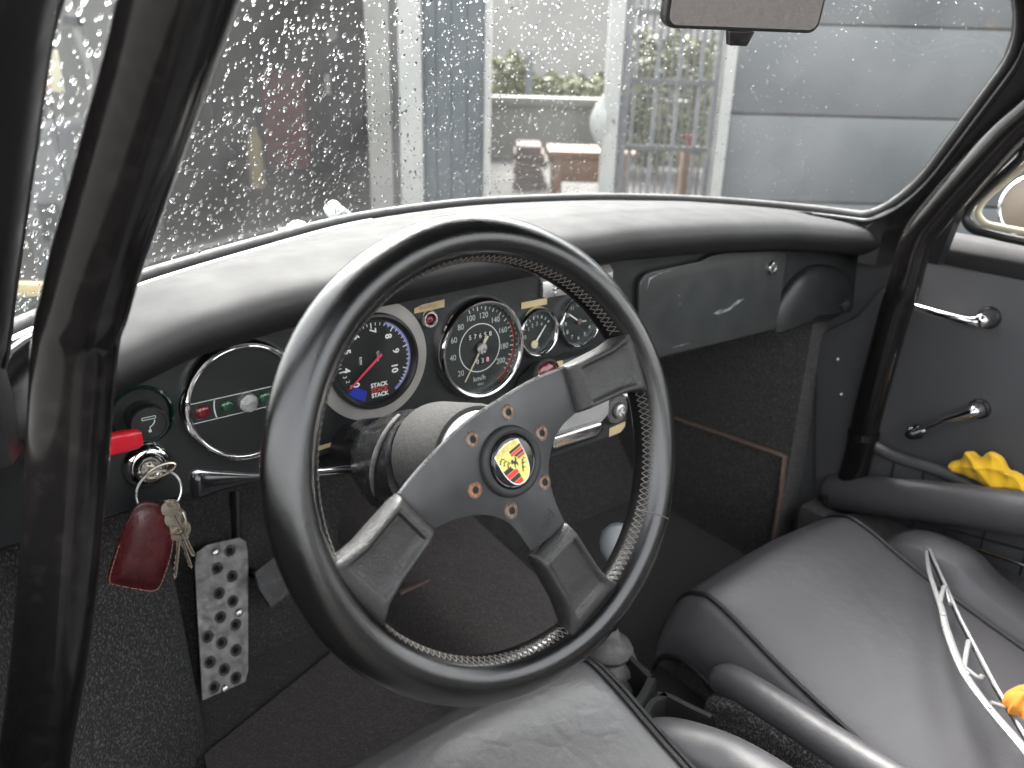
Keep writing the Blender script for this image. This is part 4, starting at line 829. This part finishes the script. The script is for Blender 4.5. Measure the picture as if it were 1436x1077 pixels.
horse = [(-.13, -.02), (-.17, .06), (-.13, .14), (-.05, .19), (-.02, .15), (.0, .06), (.08, .08), (.14, .19), (.20, .15), (.17, .05), (.12, .0), (.15, -.08), (.12, -.19), (.07, -.20), (.08, -.10), (.02, -.08), (-.03, -.13), (-.05, -.21), (-.10, -.20), (-.08, -.10), (-.05, -.03), (-.10, .03)]
sh(horse, .00075, 'horse', 'crest_black', cs)
for sx_, oy in ((-1, .28), (1, -.26)):
    for k in range(3):
        x0, y0 = sx_*(.52-.11*k), oy-.15*k+.12; L_ = .20-.035*k
        pth = [(x0-L_*.8, y0-.10), (x0-L_*.4, y0+.0), (x0+L_*.2, y0+.04), (x0+L_*.8, y0-.01)]; mb = MB()
        v, f_ = ribbon(CF, [(a*KS*KX, b*KS) for a, b in pth], .00055, .0008); mb.add(v, f_)
        for q in pth[:3]: v, f_ = ribbon(CF, [(q[0]*KS*KX, q[1]*KS), ((q[0]-.01)*KS*KX, (q[1]+.07)*KS)], .0004, .0008); mb.add(v, f_)
        mb.build('antler', M['crest_black'], cs, smooth=0, recalc=False)
mb = MB(); word(mb, CF, 'PORSCHE', 0, .665*KS, .0006, .0058, 0, .82); mb.build('lettering', M['tape'], cs, recalc=False)
mb = MB(); word(mb, WF, 'raid', .0235, -.0555, .0083, .0125, math.radians(40), .9); mb.build('lettering', M['black_satin'], plm, recalc=False)

# ---------------------------------------------------------------- steering column
colm = thing('steering_column', 'grey shrouded steering column with black switch housing', 'steering column', WF.p(0, 0, -.26))
CB = F(WF.p(HX, HY, 0), WF.u, WF.v, WF.n)
MB().lathe(CB, [(.0345, .0036), (.0345, -.004), (.0375, -.034), (.0378, -.036)], 56).build('hub_boss', M['white_metal'], colm, smooth=45)
MB().lathe(CB, [(.0380, -.030), (.0405, -.031), (.0425, -.036), (.0445, -.085), (.0440, -.092), (.0400, -.093)], 56).build('shroud', M['felt'], colm, smooth=45)
hs = []
for n, k, ox in ((-.094, .036, -.002), (-.096, .0415, -.003), (-.112, .0435, -.006), (-.130, .0435, -.010), (-.140, .041, -.012), (-.158, .037, -.010), (-.166, .032, -.008)):
    hs.append([CB.p(ox+k*1.08*math.copysign(abs(math.cos(a))**.8, math.cos(a)), -.004+k*math.copysign(abs(math.sin(a))**.85, math.sin(a)), n) for a in np.linspace(0, TAU, 44, endpoint=False)])
hsg = MB().loft(hs).build('switch_housing', M['black_cast'], colm, smooth=45)
MB().tube([CB.p(-.006+.0475*1.0*math.cos(a), -.004+.0450*math.sin(a), -.112-.010*math.sin(a*2)) for a in np.linspace(1.9, 4.4, 26)], .0022, 8).build('housing_ridge', M['grey_rubber'], hsg)
MB().lathe(CB, [(.026, -.16), (.026, -.34)], 28).build('column_tube', M['black_satin'], colm)
MB().grid(lambda a, b: CB.p((.028+.020*(1-b))*math.cos(math.pi*(.05+.75*a)), -.004+(.040-.006*b)*math.sin(math.pi*(.05+.75*a)), -.096-.13*b), 20, 8).build('column_cover', M['black_cast'], colm, smooth=70)
sl0 = at(503, 650, Y=-.098)
slt = F(sl0, unit((.55, .8, -.1)), (0, 0, 1), unit((-.8, .55, 0)))
MB().box(slt, -.012, .006, -.010, .016, -.010, .0030).build('switch_guard', M['black_satin'], colm, bevel=.002)
MB().box(slt, -.006, .002, -.002, .011, .0032, .0040).build('slot', M['dark'], colm)
# indicator stalk
st_ = [at(500, 657, Y=-.105), at(455, 662, Y=-.112), at(400, 666, Y=-.120), at(345, 670, Y=-.128)]
ik = MB().tube(st_, .0036, 12).build('indicator_stalk', M['chrome'], colm)
secs = []
for x, yt, yb, th_ in ((372, 664, 672, .0035), (352, 664, 675, .0042), (325, 662, 682, .0052), (298, 660, 690, .0065), (278, 659, 698, .0072), (270, 661, 700, .0062), (267, 666, 696, .003)):
    a, b = at(x, yt, Y=-.128), at(x, yb, Y=-.128); c = (a+b)/2; h = (a-b)/2
    secs.append([c+h*math.copysign(abs(math.sin(t))**.75, math.sin(t))+V3(0, -th_*math.copysign(abs(math.cos(t))**.75, math.cos(t)), 0) for t in np.linspace(0, TAU, 20, endpoint=False)])
MB().loft(secs).build('stalk_grip', M['black_gloss'], ik, smooth=55)

# ---------------------------------------------------------------- bunch of keys in the ignition
kb_ = thing('key_bunch', 'bunch of keys with oxblood leather fob hanging from the ignition', 'keys', at(205, 705, Y=-.04))
K0 = DS.p(-.2210, -.0450, .0125)
kx = unit((.8, -.25, .55))
MB().prism(F(K0, unit(DS.u*.35-DS.v*.12), unit(DS.v), unit(np.cross(DS.u, DS.v))), [(-.003, -.004), (.003, -.004), (.003, .004), (-.003, .004)], -.010, .006).build('key_shank', M['brass'], kb_)
ka, kz = at(206, 669, Y=-.034), at(246, 651, Y=-.040); kc = (ka+kz)/2; ku = (kz-ka)/2; kw = unit(np.cross(ku, (0, -1, .3)))*.0042
MB().tube([kc+ku*math.cos(a)+kw*math.sin(a) for a in np.linspace(0, TAU, 32, endpoint=False)], .0013, 8, closed=True).build('key_head', M['brass'], kb_)
rc = at(223, 690, Y=-.040); ru, rv = unit((1, -.12, .05)), unit((.1, .35, 1)); 
MB().tube([rc+.0172*(math.cos(a)*ru+math.sin(a)*rv) for a in np.linspace(0, TAU, 40, endpoint=False)], .00105, 8, closed=True).build('split_ring', M['silver'], kb_)
r2 = at(240, 726, Y=-.044); MB().tube([r2+.0135*(math.cos(a)*unit((.6, -.7, -.2))+math.sin(a)*unit((.15, .2, 1))) for a in np.linspace(0, TAU, 32, endpoint=False)], .001, 8, closed=True).build('split_ring', M['brass'], kb_)
KF = F(at(200, 765, Y=-.045), (1, 0, 0), (0, 0, 1), (0, -1, 0))
fo_ = [onp(KF, *q) for q in ((188, 713), (204, 704), (226, 709), (237, 724), (243, 748), (241, 775), (229, 812), (222, 825), (214, 829), (200, 828), (157, 820), (151, 815), (152, 804), (161, 775), (172, 744))]
fo_ = [(q[0], q[1]) for q in smooth_path([V3(*q, 0) for q in fo_], 4, closed=True)]; fc = np.mean(fo_, 0)
secs = [[KF.p(fc[0]+(x-fc[0])*s_, fc[1]+(y-fc[1])*s_, n) for x, y in fo_] for s_, n in ((.95, -.003), (1, -.0012), (1, .0008), (.965, .0016), (.93, .0012), (.85, .0038), (.6, .0068), (.3, .0078), (.02, .0080))]
fb_ = MB().loft(secs).build('leather_fob', M['fob'], kb_, smooth=70)
mb = MB(); n_ = len(fo_)
for i in range(n_):
    a, b = fo_[i], fo_[(i+1) % n_]
    if max(a[1], b[1]) < .012: q = lambda p: KF.p(fc[0]+(p[0]-fc[0])*.955, fc[1]+(p[1]-fc[1])*.965, .0019); mb.tube([q(a), q(((a[0]*.25+b[0]*.75), (a[1]*.25+b[1]*.75)))], .00045, 4)
stuff(mb.build('stitching', M['fob_edge'], fb_, recalc=False))
def key(p0, p1, head, w=.0038, teeth=True):
    p0, p1 = np.array(p0), np.array(p1); ax = unit(p1-p0); n = unit(np.cross(ax, (0, 0, 1))*.3+V3(0, -1, 0)); n = unit(n-ax*np.dot(n, ax)); fr = F(p0, np.cross(n, ax), ax, n); L = np.linalg.norm(p1-p0)
    pts = [(-w*.5, 0), (w*.5, 0)]
    pts += [(w*.5, L*.95), (0, L)]
    if teeth: pts += [(-w*(.5 if i % 2 else .1), L*(.93-.07*i)) for i in range(9)]
    else: pts += [(-w*.5, L*.95)]
    o = MB().prism(fr, pts, -.0009, .0009).build('key', M['brass'], kb_, smooth=20)
    MB().box(fr, -.0005, .0007, L*.05, L*.9, .0009, .0011).build('groove', M['rust'], o)
    MB().prism(fr, [(x, y-head*.8) for x, y in arc(head, 0, TAU*15/16, 16)], -.0011, .0011).build('bow', M['brass'], o, bevel=.0003)
key(at(250, 755, Y=-.046), at(244, 812, Y=-.046), .0095); key(at(254, 758, Y=-.040), at(268, 797, Y=-.040), .0085, .0034)
key(at(250, 735, Y=-.050), at(272, 780, Y=-.050), .0088, .0032, False); key(at(243, 720, Y=-.052), at(262, 756, Y=-.052), .0075, .0040, False)

# ---------------------------------------------------------------- seats
def cushion(x0, x1, y0, z0, slope, mt_, root, name='cushion', drop=.085, length=.52, crown=.014, round_=.03, flare=.03):
    w = x1-x0
    ac = smooth_path([V3(-flare, -drop, 0), V3(-flare*1.05, -drop*.6, 0), V3(-flare*.55, -.016, 0), V3(0, 0, 0), V3(w*.15, crown*.55, 0), V3(w*.5, crown, 0), V3(w*.85, crown*.55, 0), V3(w, 0, 0), V3(w+flare*.55, -.016, 0), V3(w+flare*1.05, -drop*.6, 0), V3(w+flare, -drop, 0)], 6)
    al = smooth_path([V3(-.004, -drop-.05, 0), V3(.008, -drop*.65, 0), V3(.002, -round_*.75, 0), V3(-round_*.7, -round_*.1, 0), V3(-round_*2, 0, 0), V3(-.20, -slope*.20, 0), V3(-length, -slope*length, 0)], 7)
    def P(i, j): a, b = ac[i], al[j]; return V3(x0+a[0], y0+b[0], z0+a[1]+b[1])
    mb = MB(); mb.loft([[P(i, j) for i in range(len(ac))] for j in range(len(al))], False, False); o = mb.build(name, M[mt_], root, smooth=80)
    return P, ac, al
ps = thing('passenger_seat', 'black leather bucket seat on the passenger side with piped cushion', 'car seat', (.53, -.4, FZ))
P_, ac, al = cushion(.372, .690, -.118, .432, .21, 'seat', ps)
for i in (18, 42): MB().tube([P_(i, j)+V3(-.002 if i < 30 else .002, 0, .0016) for j in range(7, len(al))], .0032, 8).build('piping', M['leather'], ps)
MB().tube([P_(0, j)+V3(-.002, 0, 0) for j in range(3, len(al))], .0034, 8).build('piping', M['leather'], ps)
P2, _, _ = cushion(.728, .80, -.175, .412, .16, 'seat', ps, 'bolster', .07, .5, .010, .06, .022)
RL = smooth_path([V3(.322, -.226, .372), V3(.318, -.240, .390), V3(.314, -.28, .400), V3(.310, -.40, .412), V3(.304, -.62, .440)], 8)
MB().tube(RL, [.008, .013, .016, .018]+[.0195]*(len(RL)-4), 20).build('shell_roll', M['seat'], ps)
sp_ = F((.292, 0, 0), (0, 1, 0), (0, 0, 1), (-1, 0, 0))
MB().prism(sp_, [(-.235, .24), (-.222, .30), (-.226, .368), (-.26, .388), (-.40, .402), (-.62, .43), (-.62, .21), (-.26, .21)], -.03, .0).build('shell_side', M['loop'], ps, bevel=.008, bseg=3)
MB().box(WORLD, .36, .72, -.60, -.16, FZ+.002, .30).build('seat_base', M['carpet'], ps, bevel=.01)
# back rest, out of the picture
MB().prism(F((.35, 0, 0), (0, 1, 0), (0, 0, 1), (1, 0, 0)), [(-.60, .30), (-.64, .42), (-.80, .82), (-.88, .84), (-.90, .78), (-.72, .28)], 0, .40).build('backrest', M['seat'], ps, bevel=.02, bseg=3)
dsx = thing('driver_seat', 'creased black leather driver seat below the steering wheel', 'car seat', (-.03, -.45, FZ))
P_, ac, al = cushion(-.215, .128, -.158, .478, .17, 'worn_seat', dsx, drop=.08)
for i in (18, 42): MB().tube([P_(i, j)+V3(-.002 if i < 30 else .002, 0, .0014) for j in range(7, len(al))], .0030, 8).build('piping', M['leather'], dsx)
MB().tube([P_(45, j)+V3(.003, 0, .001) for j in range(7, len(al))], .0026, 8).build('piping', M['leather'], dsx)
MB().box(WORLD, -.20, .12, -.60, -.20, FZ+.002, .33).build('seat_base', M['carpet'], dsx, bevel=.01)
RL = smooth_path([at(912, 1062, Z=.40), at(930, 1050, Z=.412), at(975, 1058, Z=.42), at(1040, 1085, Z=.422), at(1140, 1150, Z=.43)], 8)
MB().tube(RL, [.012, .020, .026]+[.030]*(len(RL)-3), 20).build('shell_roll', M['seat'], dsx)
MB().prism(F((-.20, 0, 0), (0, 1, 0), (0, 0, 1), (1, 0, 0)), [(-.66, .30), (-.70, .42), (-.84, .82), (-.92, .84), (-.94, .78), (-.78, .28)], 0, .36).build('backrest', M['worn_seat'], dsx, bevel=.02, bseg=3)

# ---------------------------------------------------------------- gear lever and tray
gv = thing('gear_lever', 'gear lever with pale grey ball knob and rubber bellows', 'gear lever', (.26, -.095, .31))
kp = at(868, 768, X=.26)
MB().tube([V3(.26, -.10, .33), kp-V3(0, 0, .02)], .006, 10).build('stick', M['chrome'], gv)
kf = axis_frame(kp-V3(0, 0, .026), (0, .05, 1)); MB().lathe(kf, [(.0085, 0), (.010, .006), (.0155, .012), (.021, .022), (.0225, .032), (.0205, .043), (.013, .052), (.0001, .055)], 32).build('knob', M['knob'], gv, smooth=60)
MB().lathe(axis_frame((.26, -.10, .302), (0, .02, 1)), [(.050, 0), (.046, .010), (.036, .016), (.044, .024), (.042, .032), (.031, .038), (.038, .046), (.036, .053), (.026, .059), (.031, .068), (.027, .076), (.015, .084), (.009, .10)], 32, True).build('bellows', M['grey_rubber'], gv, smooth=55)
ty = thing('console_tray', 'black plastic tray with open bays behind the gear lever', 'tray', (.27, -.22, .31))
def wallp(pix, zt, zb, th_=.0045):
    P = smooth_path([at(a, b, Z=zt) for a, b in pix], 5); secs = []
    for i, q in enumerate(P):
        t = unit(P[min(i+1, len(P)-1)]-P[max(i-1, 0)]); s_ = unit(np.cross(t, (0, 0, 1)))*th_
        secs.append([q+s_*1.0-V3(0, 0, .003), q+s_*.7, q-s_*.7, q-s_*1.0-V3(0, 0, .003), q-s_+V3(0, 0, zb-zt), q+s_+V3(0, 0, zb-zt)])
    return MB().loft(secs)
wallp([(866, 904), (888, 925), (912, 949)], .372, .31).build('side_wall', M['rubber'], ty, smooth=50)
wallp([(914, 950), (903, 972), (880, 1006)], .372, .31, .006).build('divider', M['rubber'], ty, smooth=50)
wallp([(922, 972), (940, 976), (968, 990), (998, 1004)], .370, .31).build('side_wall', M['rubber'], ty, smooth=50)
wallp([(934, 973), (915, 984), (906, 1000), (905, 1018), (915, 1030), (935, 1042)], .370, .31, .005).build('bay_rim', M['rubber'], ty, smooth=50)
MB().box(F((.27, -.22, .312), (1, 0, 0), (0, 1, 0), (0, 0, 1)), -.07, .07, -.16, .10, 0, .004).build('floor_plate', M['dark'], ty)

# ---------------------------------------------------------------- passenger door
XD = .90
dr = thing('passenger_door', 'black trimmed passenger door with chrome handle and window winder', 'car door', (XD, -.5, .33))
DFm = F((XD, 0, 0), (0, -1, 0), (0, 0, 1), (-1, 0, 0))       # across the door: x runs to the rear
zs_ = at(1430, 391, X=XD)[2]; zt_ = at(1400, 345, X=XD)[2]
MB().box(DFm, .035, .95, .33, zs_-.001, -.012, 0).build('door_card', M['door_vinyl'], dr, bevel=.004)
tsec = [[DFm.p(x, z, n) for z, n in ((zs_+.001, -.012), (zs_+.001, .001), (zs_+.02, .0065), (zt_-.015, .004), (zt_-.003, -.006), (zt_, -.022), (zt_, -.045))] for x in np.linspace(.075, .95, 12)]
tsec = [[q+V3(0, -.012*(1-min(1, i/1)), 0) for q in s_] for i, s_ in enumerate(tsec)]
MB().loft(tsec, False, False).build('top_roll', M['pad'], dr, smooth=60)
MB().box(DFm, .035, .95, zs_-.0005, zs_+.0008, -.0, .0012).build('seam', M['dark'], dr)
h1 = at(1378, 450, X=XD-.02); h0 = at(1272, 427, X=XD-.02)
hd = MB().lathe(F(h1+V3(.02, 0, .002), (0, -1, 0), (0, 0, 1), (-1, 0, 0)), [(.0165, 0), (.0165, .003), (.014, .006)], 28).build('handle_rose', M['black_satin'], dr)
hpth = smooth_path([h1+V3(.008, 0, 0), h1+V3(-.006, .008, -.002), h1*.75+h0*.25+V3(-.010, 0, -.002), h1*.4+h0*.6+V3(-.008, 0, -.0005), h0+V3(-.002, 0, .001)], 6)
MB().tube(hpth, [np.interp(i, [0, 3, 8, 18, len(hpth)], [.0095, .0105, .0068, .0058, .0045]) for i in range(len(hpth))], 14).build('handle', M['chrome'], hd)
MB().dome(F(h1+V3(-.003, 0, .001), (0, -1, 0), (0, 0, 1), (-1, 0, 0)), .0105, .0105, .009, 22, 5).build('handle_boss', M['chrome'], hd)
c1 = at(1366, 577, X=XD-.02); c0 = at(1290, 604, X=XD-.03)
cr = MB().lathe(F(c1+V3(.02, 0, 0), (0, -1, 0), (0, 0, 1), (-1, 0, 0)), [(.0155, 0), (.0155, .003), (.013, .006)], 28).build('winder_rose', M['black_satin'], dr)
MB().dome(F(c1+V3(.010, 0, 0), (0, -1, 0), (0, 0, 1), (-1, 0, 0)), .0115, .0115, .020, 22, 5).build('winder_boss', M['chrome'], cr)
MB().tube([c1+V3(-.004, 0, 0), (c1+c0)/2+V3(-.004, 0, .002), c0+V3(-.002, -.008, .004)], [.008, .0055, .0048], 12).build('winder_arm', M['chrome'], cr)
MB().tube([c0+V3(-.002, -.009, .004), c0+V3(-.010, -.005, .003)], .0042, 12).build('winder_collar', M['chrome'], cr)
MB().dome(axis_frame(c0+V3(-.004, 0, 0), unit((-.8, .55, -.35))), .0115, .0115, .022, 18, 5).build('winder_knob', M['black_gloss'], cr)
MB().dome(F(at(1291, 376, X=XD-.001), (0, -1, 0), (0, 0, 1), (-1, 0, 0)), .003, .003, .002, 12, 3).build('screw', M['silver'], dr)
# map pocket with pleats
zp = .468
pk = MB().prism(DFm, [(.04, .34), (.04, zp-.004), (.95, zp-.004), (.95, .34)], .001, .018).build('pocket', M['door_vinyl'], dr, bevel=.003)
MB().tube([DFm.p(x, zp+.003*math.sin(x*40), .019) for x in np.linspace(.04, .95, 30)], .0095, 10).build('pocket_roll', M['door_vinyl'], pk)
for x in (.115, .165, .215, .27, .33): MB().tube([DFm.p(x, zp+.006, .022), DFm.p(x+.002, zp-.02, .0188), DFm.p(x+.004, .36, .0186)], .0016, 6).build('pleat', M['black_satin'], pk)
# window frame, glass, door mirror
wf = [V3(.86, -.95, 1.09), V3(.865, -.62, 1.115), V3(.872, -.40, 1.075), at(1468, 190, X=.885), at(1436, 219, X=.888), at(1376, 274, X=.893), at(1362, 292, X=.895), at(1360, 305, X=.895), at(1370, 317, X=.895), at(1390, 323, X=.895), at(1440, 334, X=.895), at(1560, 356, X=.895), V3(.895, -.95, .865)]
WFp = smooth_path(wf, 6)
MB().tube([q+V3(-.004, .003, -.004) for q in WFp], .0065, 10).build('window_frame', M['black_satin'], dr)
MB().tube(WFp, .0022, 8).build('chrome_bead', M['chrome'], dr)
cx0 = np.array([.895, -.30, .93]); MB().tube([q+unit(cx0-q)*.010+V3(.004, 0, 0) for q in WFp], .0050, 10).build('inner_seal', M['cream'], dr)
MB().tube([q+V3(-.010, .022, .010) for q in WFp[6:34]], .0060, 10).build('frame_channel', M['black_satin'], dr); MB().tube([q+V3(-.014, .034, .018) for q in WFp[6:34]], .0022, 8).build('chrome_bead', M['worn_chrome'], dr)
MB().sheet([q+V3(.006, 0, 0) for q in WFp[::4]]).build('window_glass', M['gauge_glass'], dr, smooth=0)
dm = thing('door_mirror', 'beige backed round mirror outside the passenger window', 'door mirror', at(1440, 300, X=1.06))
mo = at(1448, 290, X=1.06); mfm = axis_frame(mo, unit(CAM-mo)*.8+V3(-.2, -.5, 0))
MB().lathe(mfm, [(.048, 0), (.047, .004), (.044, .006), (.0001, .0065)], 40).build('mirror_face', M['beige'], dm)
MB().lathe(mfm, [(.0475, -.001), (.050, .003), (.0478, .007), (.0455, .0062)], 40).build('rim', M['chrome'], dm)
MB().lathe(mfm, [(.049, 0), (.042, -.02), (.02, -.035), (.0001, -.038)], 32).build('shell', M['chrome'], dm)
MB().tube([mo-mfm.n*.03, mo+V3(-.02, .02, -.09), V3(.93, mo[1]+.03, .80)], .006, 10).build('stem', M['chrome'], dm)
# kick plate by the cage foot
kp_ = thing('kick_plate', 'black plate with two bright screws beside the cage foot', 'plate', at(1165, 690, X=.84))
KP = F((.845, 0, 0), (0, -1, 0), (0, 0, 1), (-1, 0, 0)); kpo = [onp(KP, *q) for q in ((1143, 690), (1144, 490), (1152, 468), (1200, 445), (1236, 405), (1250, 430), (1196, 690))]
MB().prism(KP, kpo, -.016, 0).build('plate', M['door_vinyl'], kp_, bevel=.004)
for q in ((1174, 504), (1179, 553), (1192, 610)): MB().dome(KP.at(*onp(KP, *q), .0002), .0042 if q[1] < 600 else .002, .0042 if q[1] < 600 else .002, .003, 14, 3).build('screw', M['silver'], kp_)

# ---------------------------------------------------------------- interior mirror
mi = thing('interior_mirror', 'black framed rear view mirror hanging at the windscreen top', 'mirror', at(1045, 40, D=.66))
ma, mb_, mcn = at(936, -2, D=.70), at(1153, 22, D=.64), at(1045, -12, D=.67)
mn = unit((-.36, -.92, -.16)); mu = unit(np.cross((0, 0, 1), mn)); MF = F(mcn, mu, np.cross(mn, mu), mn)
xa_, xb_ = onp(MF, 936, 5)[0], onp(MF, 1153, 22)[0]; hw = (xb_-xa_)/2; MF = MF.at((xa_+xb_)/2, 0); zb0 = onp(MF, 1045, 44)[1]; rr = .010
def rrect(w, y0, y1, r): return [q for (cx, cy, a) in ((w-r, y1-r, 0), (-w+r, y1-r, 90), (-w+r, y0+r, 180), (w-r, y0+r, 270)) for q in arc(r, math.radians(a), math.radians(a+90), 7, cx, cy)]
MB().prism(MF, rrect(hw, zb0, zb0+.058, rr), -.012, 0).build('case', M['black_satin'], mi, bevel=.002)
MB().prism(MF, rrect(hw-.003, zb0+.003, zb0+.055, rr-.002), .0002, .0008).build('mirror_glass', M['mirror'], mi, smooth=0)
MB().prism(MF, [(-.008, zb0-.012), (.008, zb0-.012), (.0095, zb0-.009), (.013, zb0-.0005), (-.011, zb0-.0005)], -.010, -.002).build('dip_tab', M['black_gloss'], mi, bevel=.001)
MB().tube([MF.p(0, zb0+.03, -.012), MF.p(0, zb0+.06, -.04), shield(.5, .97)-V3(0, .012, 0)], .005, 10).build('stem', M['chrome'], mi)

# ---------------------------------------------------------------- loose things
wb = thing('spare_wiper', 'silver metal wiper blade lying across the passenger seat', 'wiper blade', at(1400, 960, Z=.40))
zw = pl([768, 1080], [.424, .415]); wp = lambda x, y, dz=0: at(x, y, Z=zw(y)+dz)
MB().tube([wp(1300, 770), wp(1345, 870), wp(1395, 965), wp(1440, 1040)], .0022, 8).build('rubber_blade', M['black_gloss'], wb)
MB().tube([wp(1303, 770, .002), wp(1348, 870, .003), wp(1398, 965, .003), wp(1442, 1040, .003)], .0022, 8).build('spine', M['wiper_grey'], wb)
bow = smooth_path([wp(1299, 772, .004), wp(1304, 805, .008), wp(1320, 852, .014), wp(1328, 885, .016), wp(1350, 940, .016), wp(1385, 990, .014), wp(1436, 1050, .014), wp(1500, 1130, .014)], 6)
MB().tube(bow, [np.interp(i, [0, 8, 18, 30, len(bow)], [.0020, .0032, .0046, .0044, .0065]) for i in range(len(bow))], 10, flat=.55).build('bow', M['wiper_grey'], wb)
for a, b, c in (((1318, 845), (1325, 822), (1333, 846)), ((1352, 935), (1358, 900), (1362, 905)), ((1352, 935), (1372, 950), (1377, 948)), ((1390, 985), (1405, 990), (1410, 993))):
    MB().tube(smooth_path([wp(*a, .014), wp(*b, .010), wp(*c, .004)], 5), .0028, 8, flat=.6).build('claw', M['wiper_grey'], wb)
for q in ((1300, 771), (1334, 846), (1362, 904), (1378, 949), (1410, 993)): MB().tube([wp(*q, .001)-V3(.004, 0, 0), wp(*q, .005)+V3(.003, .001, 0)], .0028, 8).build('clip', M['silver'], wb)
for q in ((1323, 862), (1357, 945), (1388, 992)): MB().dome(axis_frame(wp(*q, .018), unit(CAM-wp(*q))), .0022, .0022, .0015, 10, 3).build('rivet', M['silver'], wb)
YC = F(at(1390, 665, X=.868), (0, -1, 0), (0, 0, 1), (-1, 0, 0))
yo = [onp(YC, *q) for q in ((1332, 656), (1334, 648), (1346, 645), (1356, 633), (1366, 640), (1374, 643), (1384, 635), (1392, 635), (1404, 644), (1414, 661), (1424, 664), (1436, 672), (1450, 690), (1448, 702), (1420, 694), (1380, 680), (1350, 666))]
yo = [(q[0], q[1]) for q in smooth_path([V3(*q, 0) for q in yo], 7, closed=True)]; yc = np.mean(yo, 0); r7 = np.random.default_rng(8)
def crump(x, y): return .6*(.012*(.5-abs(math.sin(x*52+y*70+.6)))+.007*(.5-abs(math.sin(x*40-y*120+1)))+.004*(.5-abs(math.sin(x*150+y*60+2))))
secs = [[YC.p(yc[0]+(x-yc[0])*s_, yc[1]+(y-yc[1])*s_, n+crump(x*s_, y*s_)*k) for x, y in yo] for s_, n, k in ((.9, -.012, .3), (1, -.004, .6), (1, .001, .8))+tuple((q, .013-.010*q**4, 1) for q in np.linspace(.95, .02, 16))]
tag(MB().loft(secs).build('yellow_cloth', M['yellow'], smooth=28), 'crumpled yellow cloth stuffed into the door pocket', 'cloth')
oc = at(1440, 978, Z=.435); OF = axis_frame(oc, (0, 0, 1))
og = MB().grid(lambda a, b: OF.p((.026+.004*math.sin(9*a*TAU))*math.cos(TAU*a)*math.sin(math.pi*b*.5), .020*math.sin(TAU*a)*math.sin(math.pi*b*.5), .016*math.cos(math.pi*b*.5)*(1+.2*math.sin(3*a*TAU))-.010), 26, 8, True).build('orange_cloth', M['orange'], smooth=70)
tag(og, 'orange cloth bundle at the edge of the passenger seat', 'cloth')
bo = thing('washer_bottle', 'translucent bottle with white cap outside the windscreen foot', 'bottle', at(478, 322, Y=.40))
ba, bb = at(488, 318, Y=.36), at(466, 292, Y=.36); bfm = axis_frame(ba-unit(bb-ba)*.02, bb-ba); L_ = np.linalg.norm(bb-ba)
MB().lathe(bfm, [(.020, 0), (.020, .015), (.013, L_*.75+.02), (.008, L_*.8+.02)], 24, True).build('body', M['channel'], bo)
MB().lathe(bfm, [(.011, L_*.72+.02), (.0115, L_+.022), (.0095, L_+.026), (.0001, L_+.027)], 20, True).build('cap', M['white_plastic'], bo)
wr = thing('wiper_spindle', 'small white wiper spindle cap at the windscreen foot', 'wiper', at(418, 325, Y=.30))
w0 = at(418, 324, Y=.27); MB().lathe(axis_frame(w0, (0, -.3, 1)), [(.014, -.01), (.014, .004), (.009, .010), (.0001, .011)], 18, True).build('cap', M['white_plastic'], wr)
MB().box(F(w0, (1, 0, 0), (0, 1, 0), (0, 0, 1)), -.022, .026, -.008, .008, -.004, .005).build('bracket', M['white_plastic'], wr, bevel=.002)
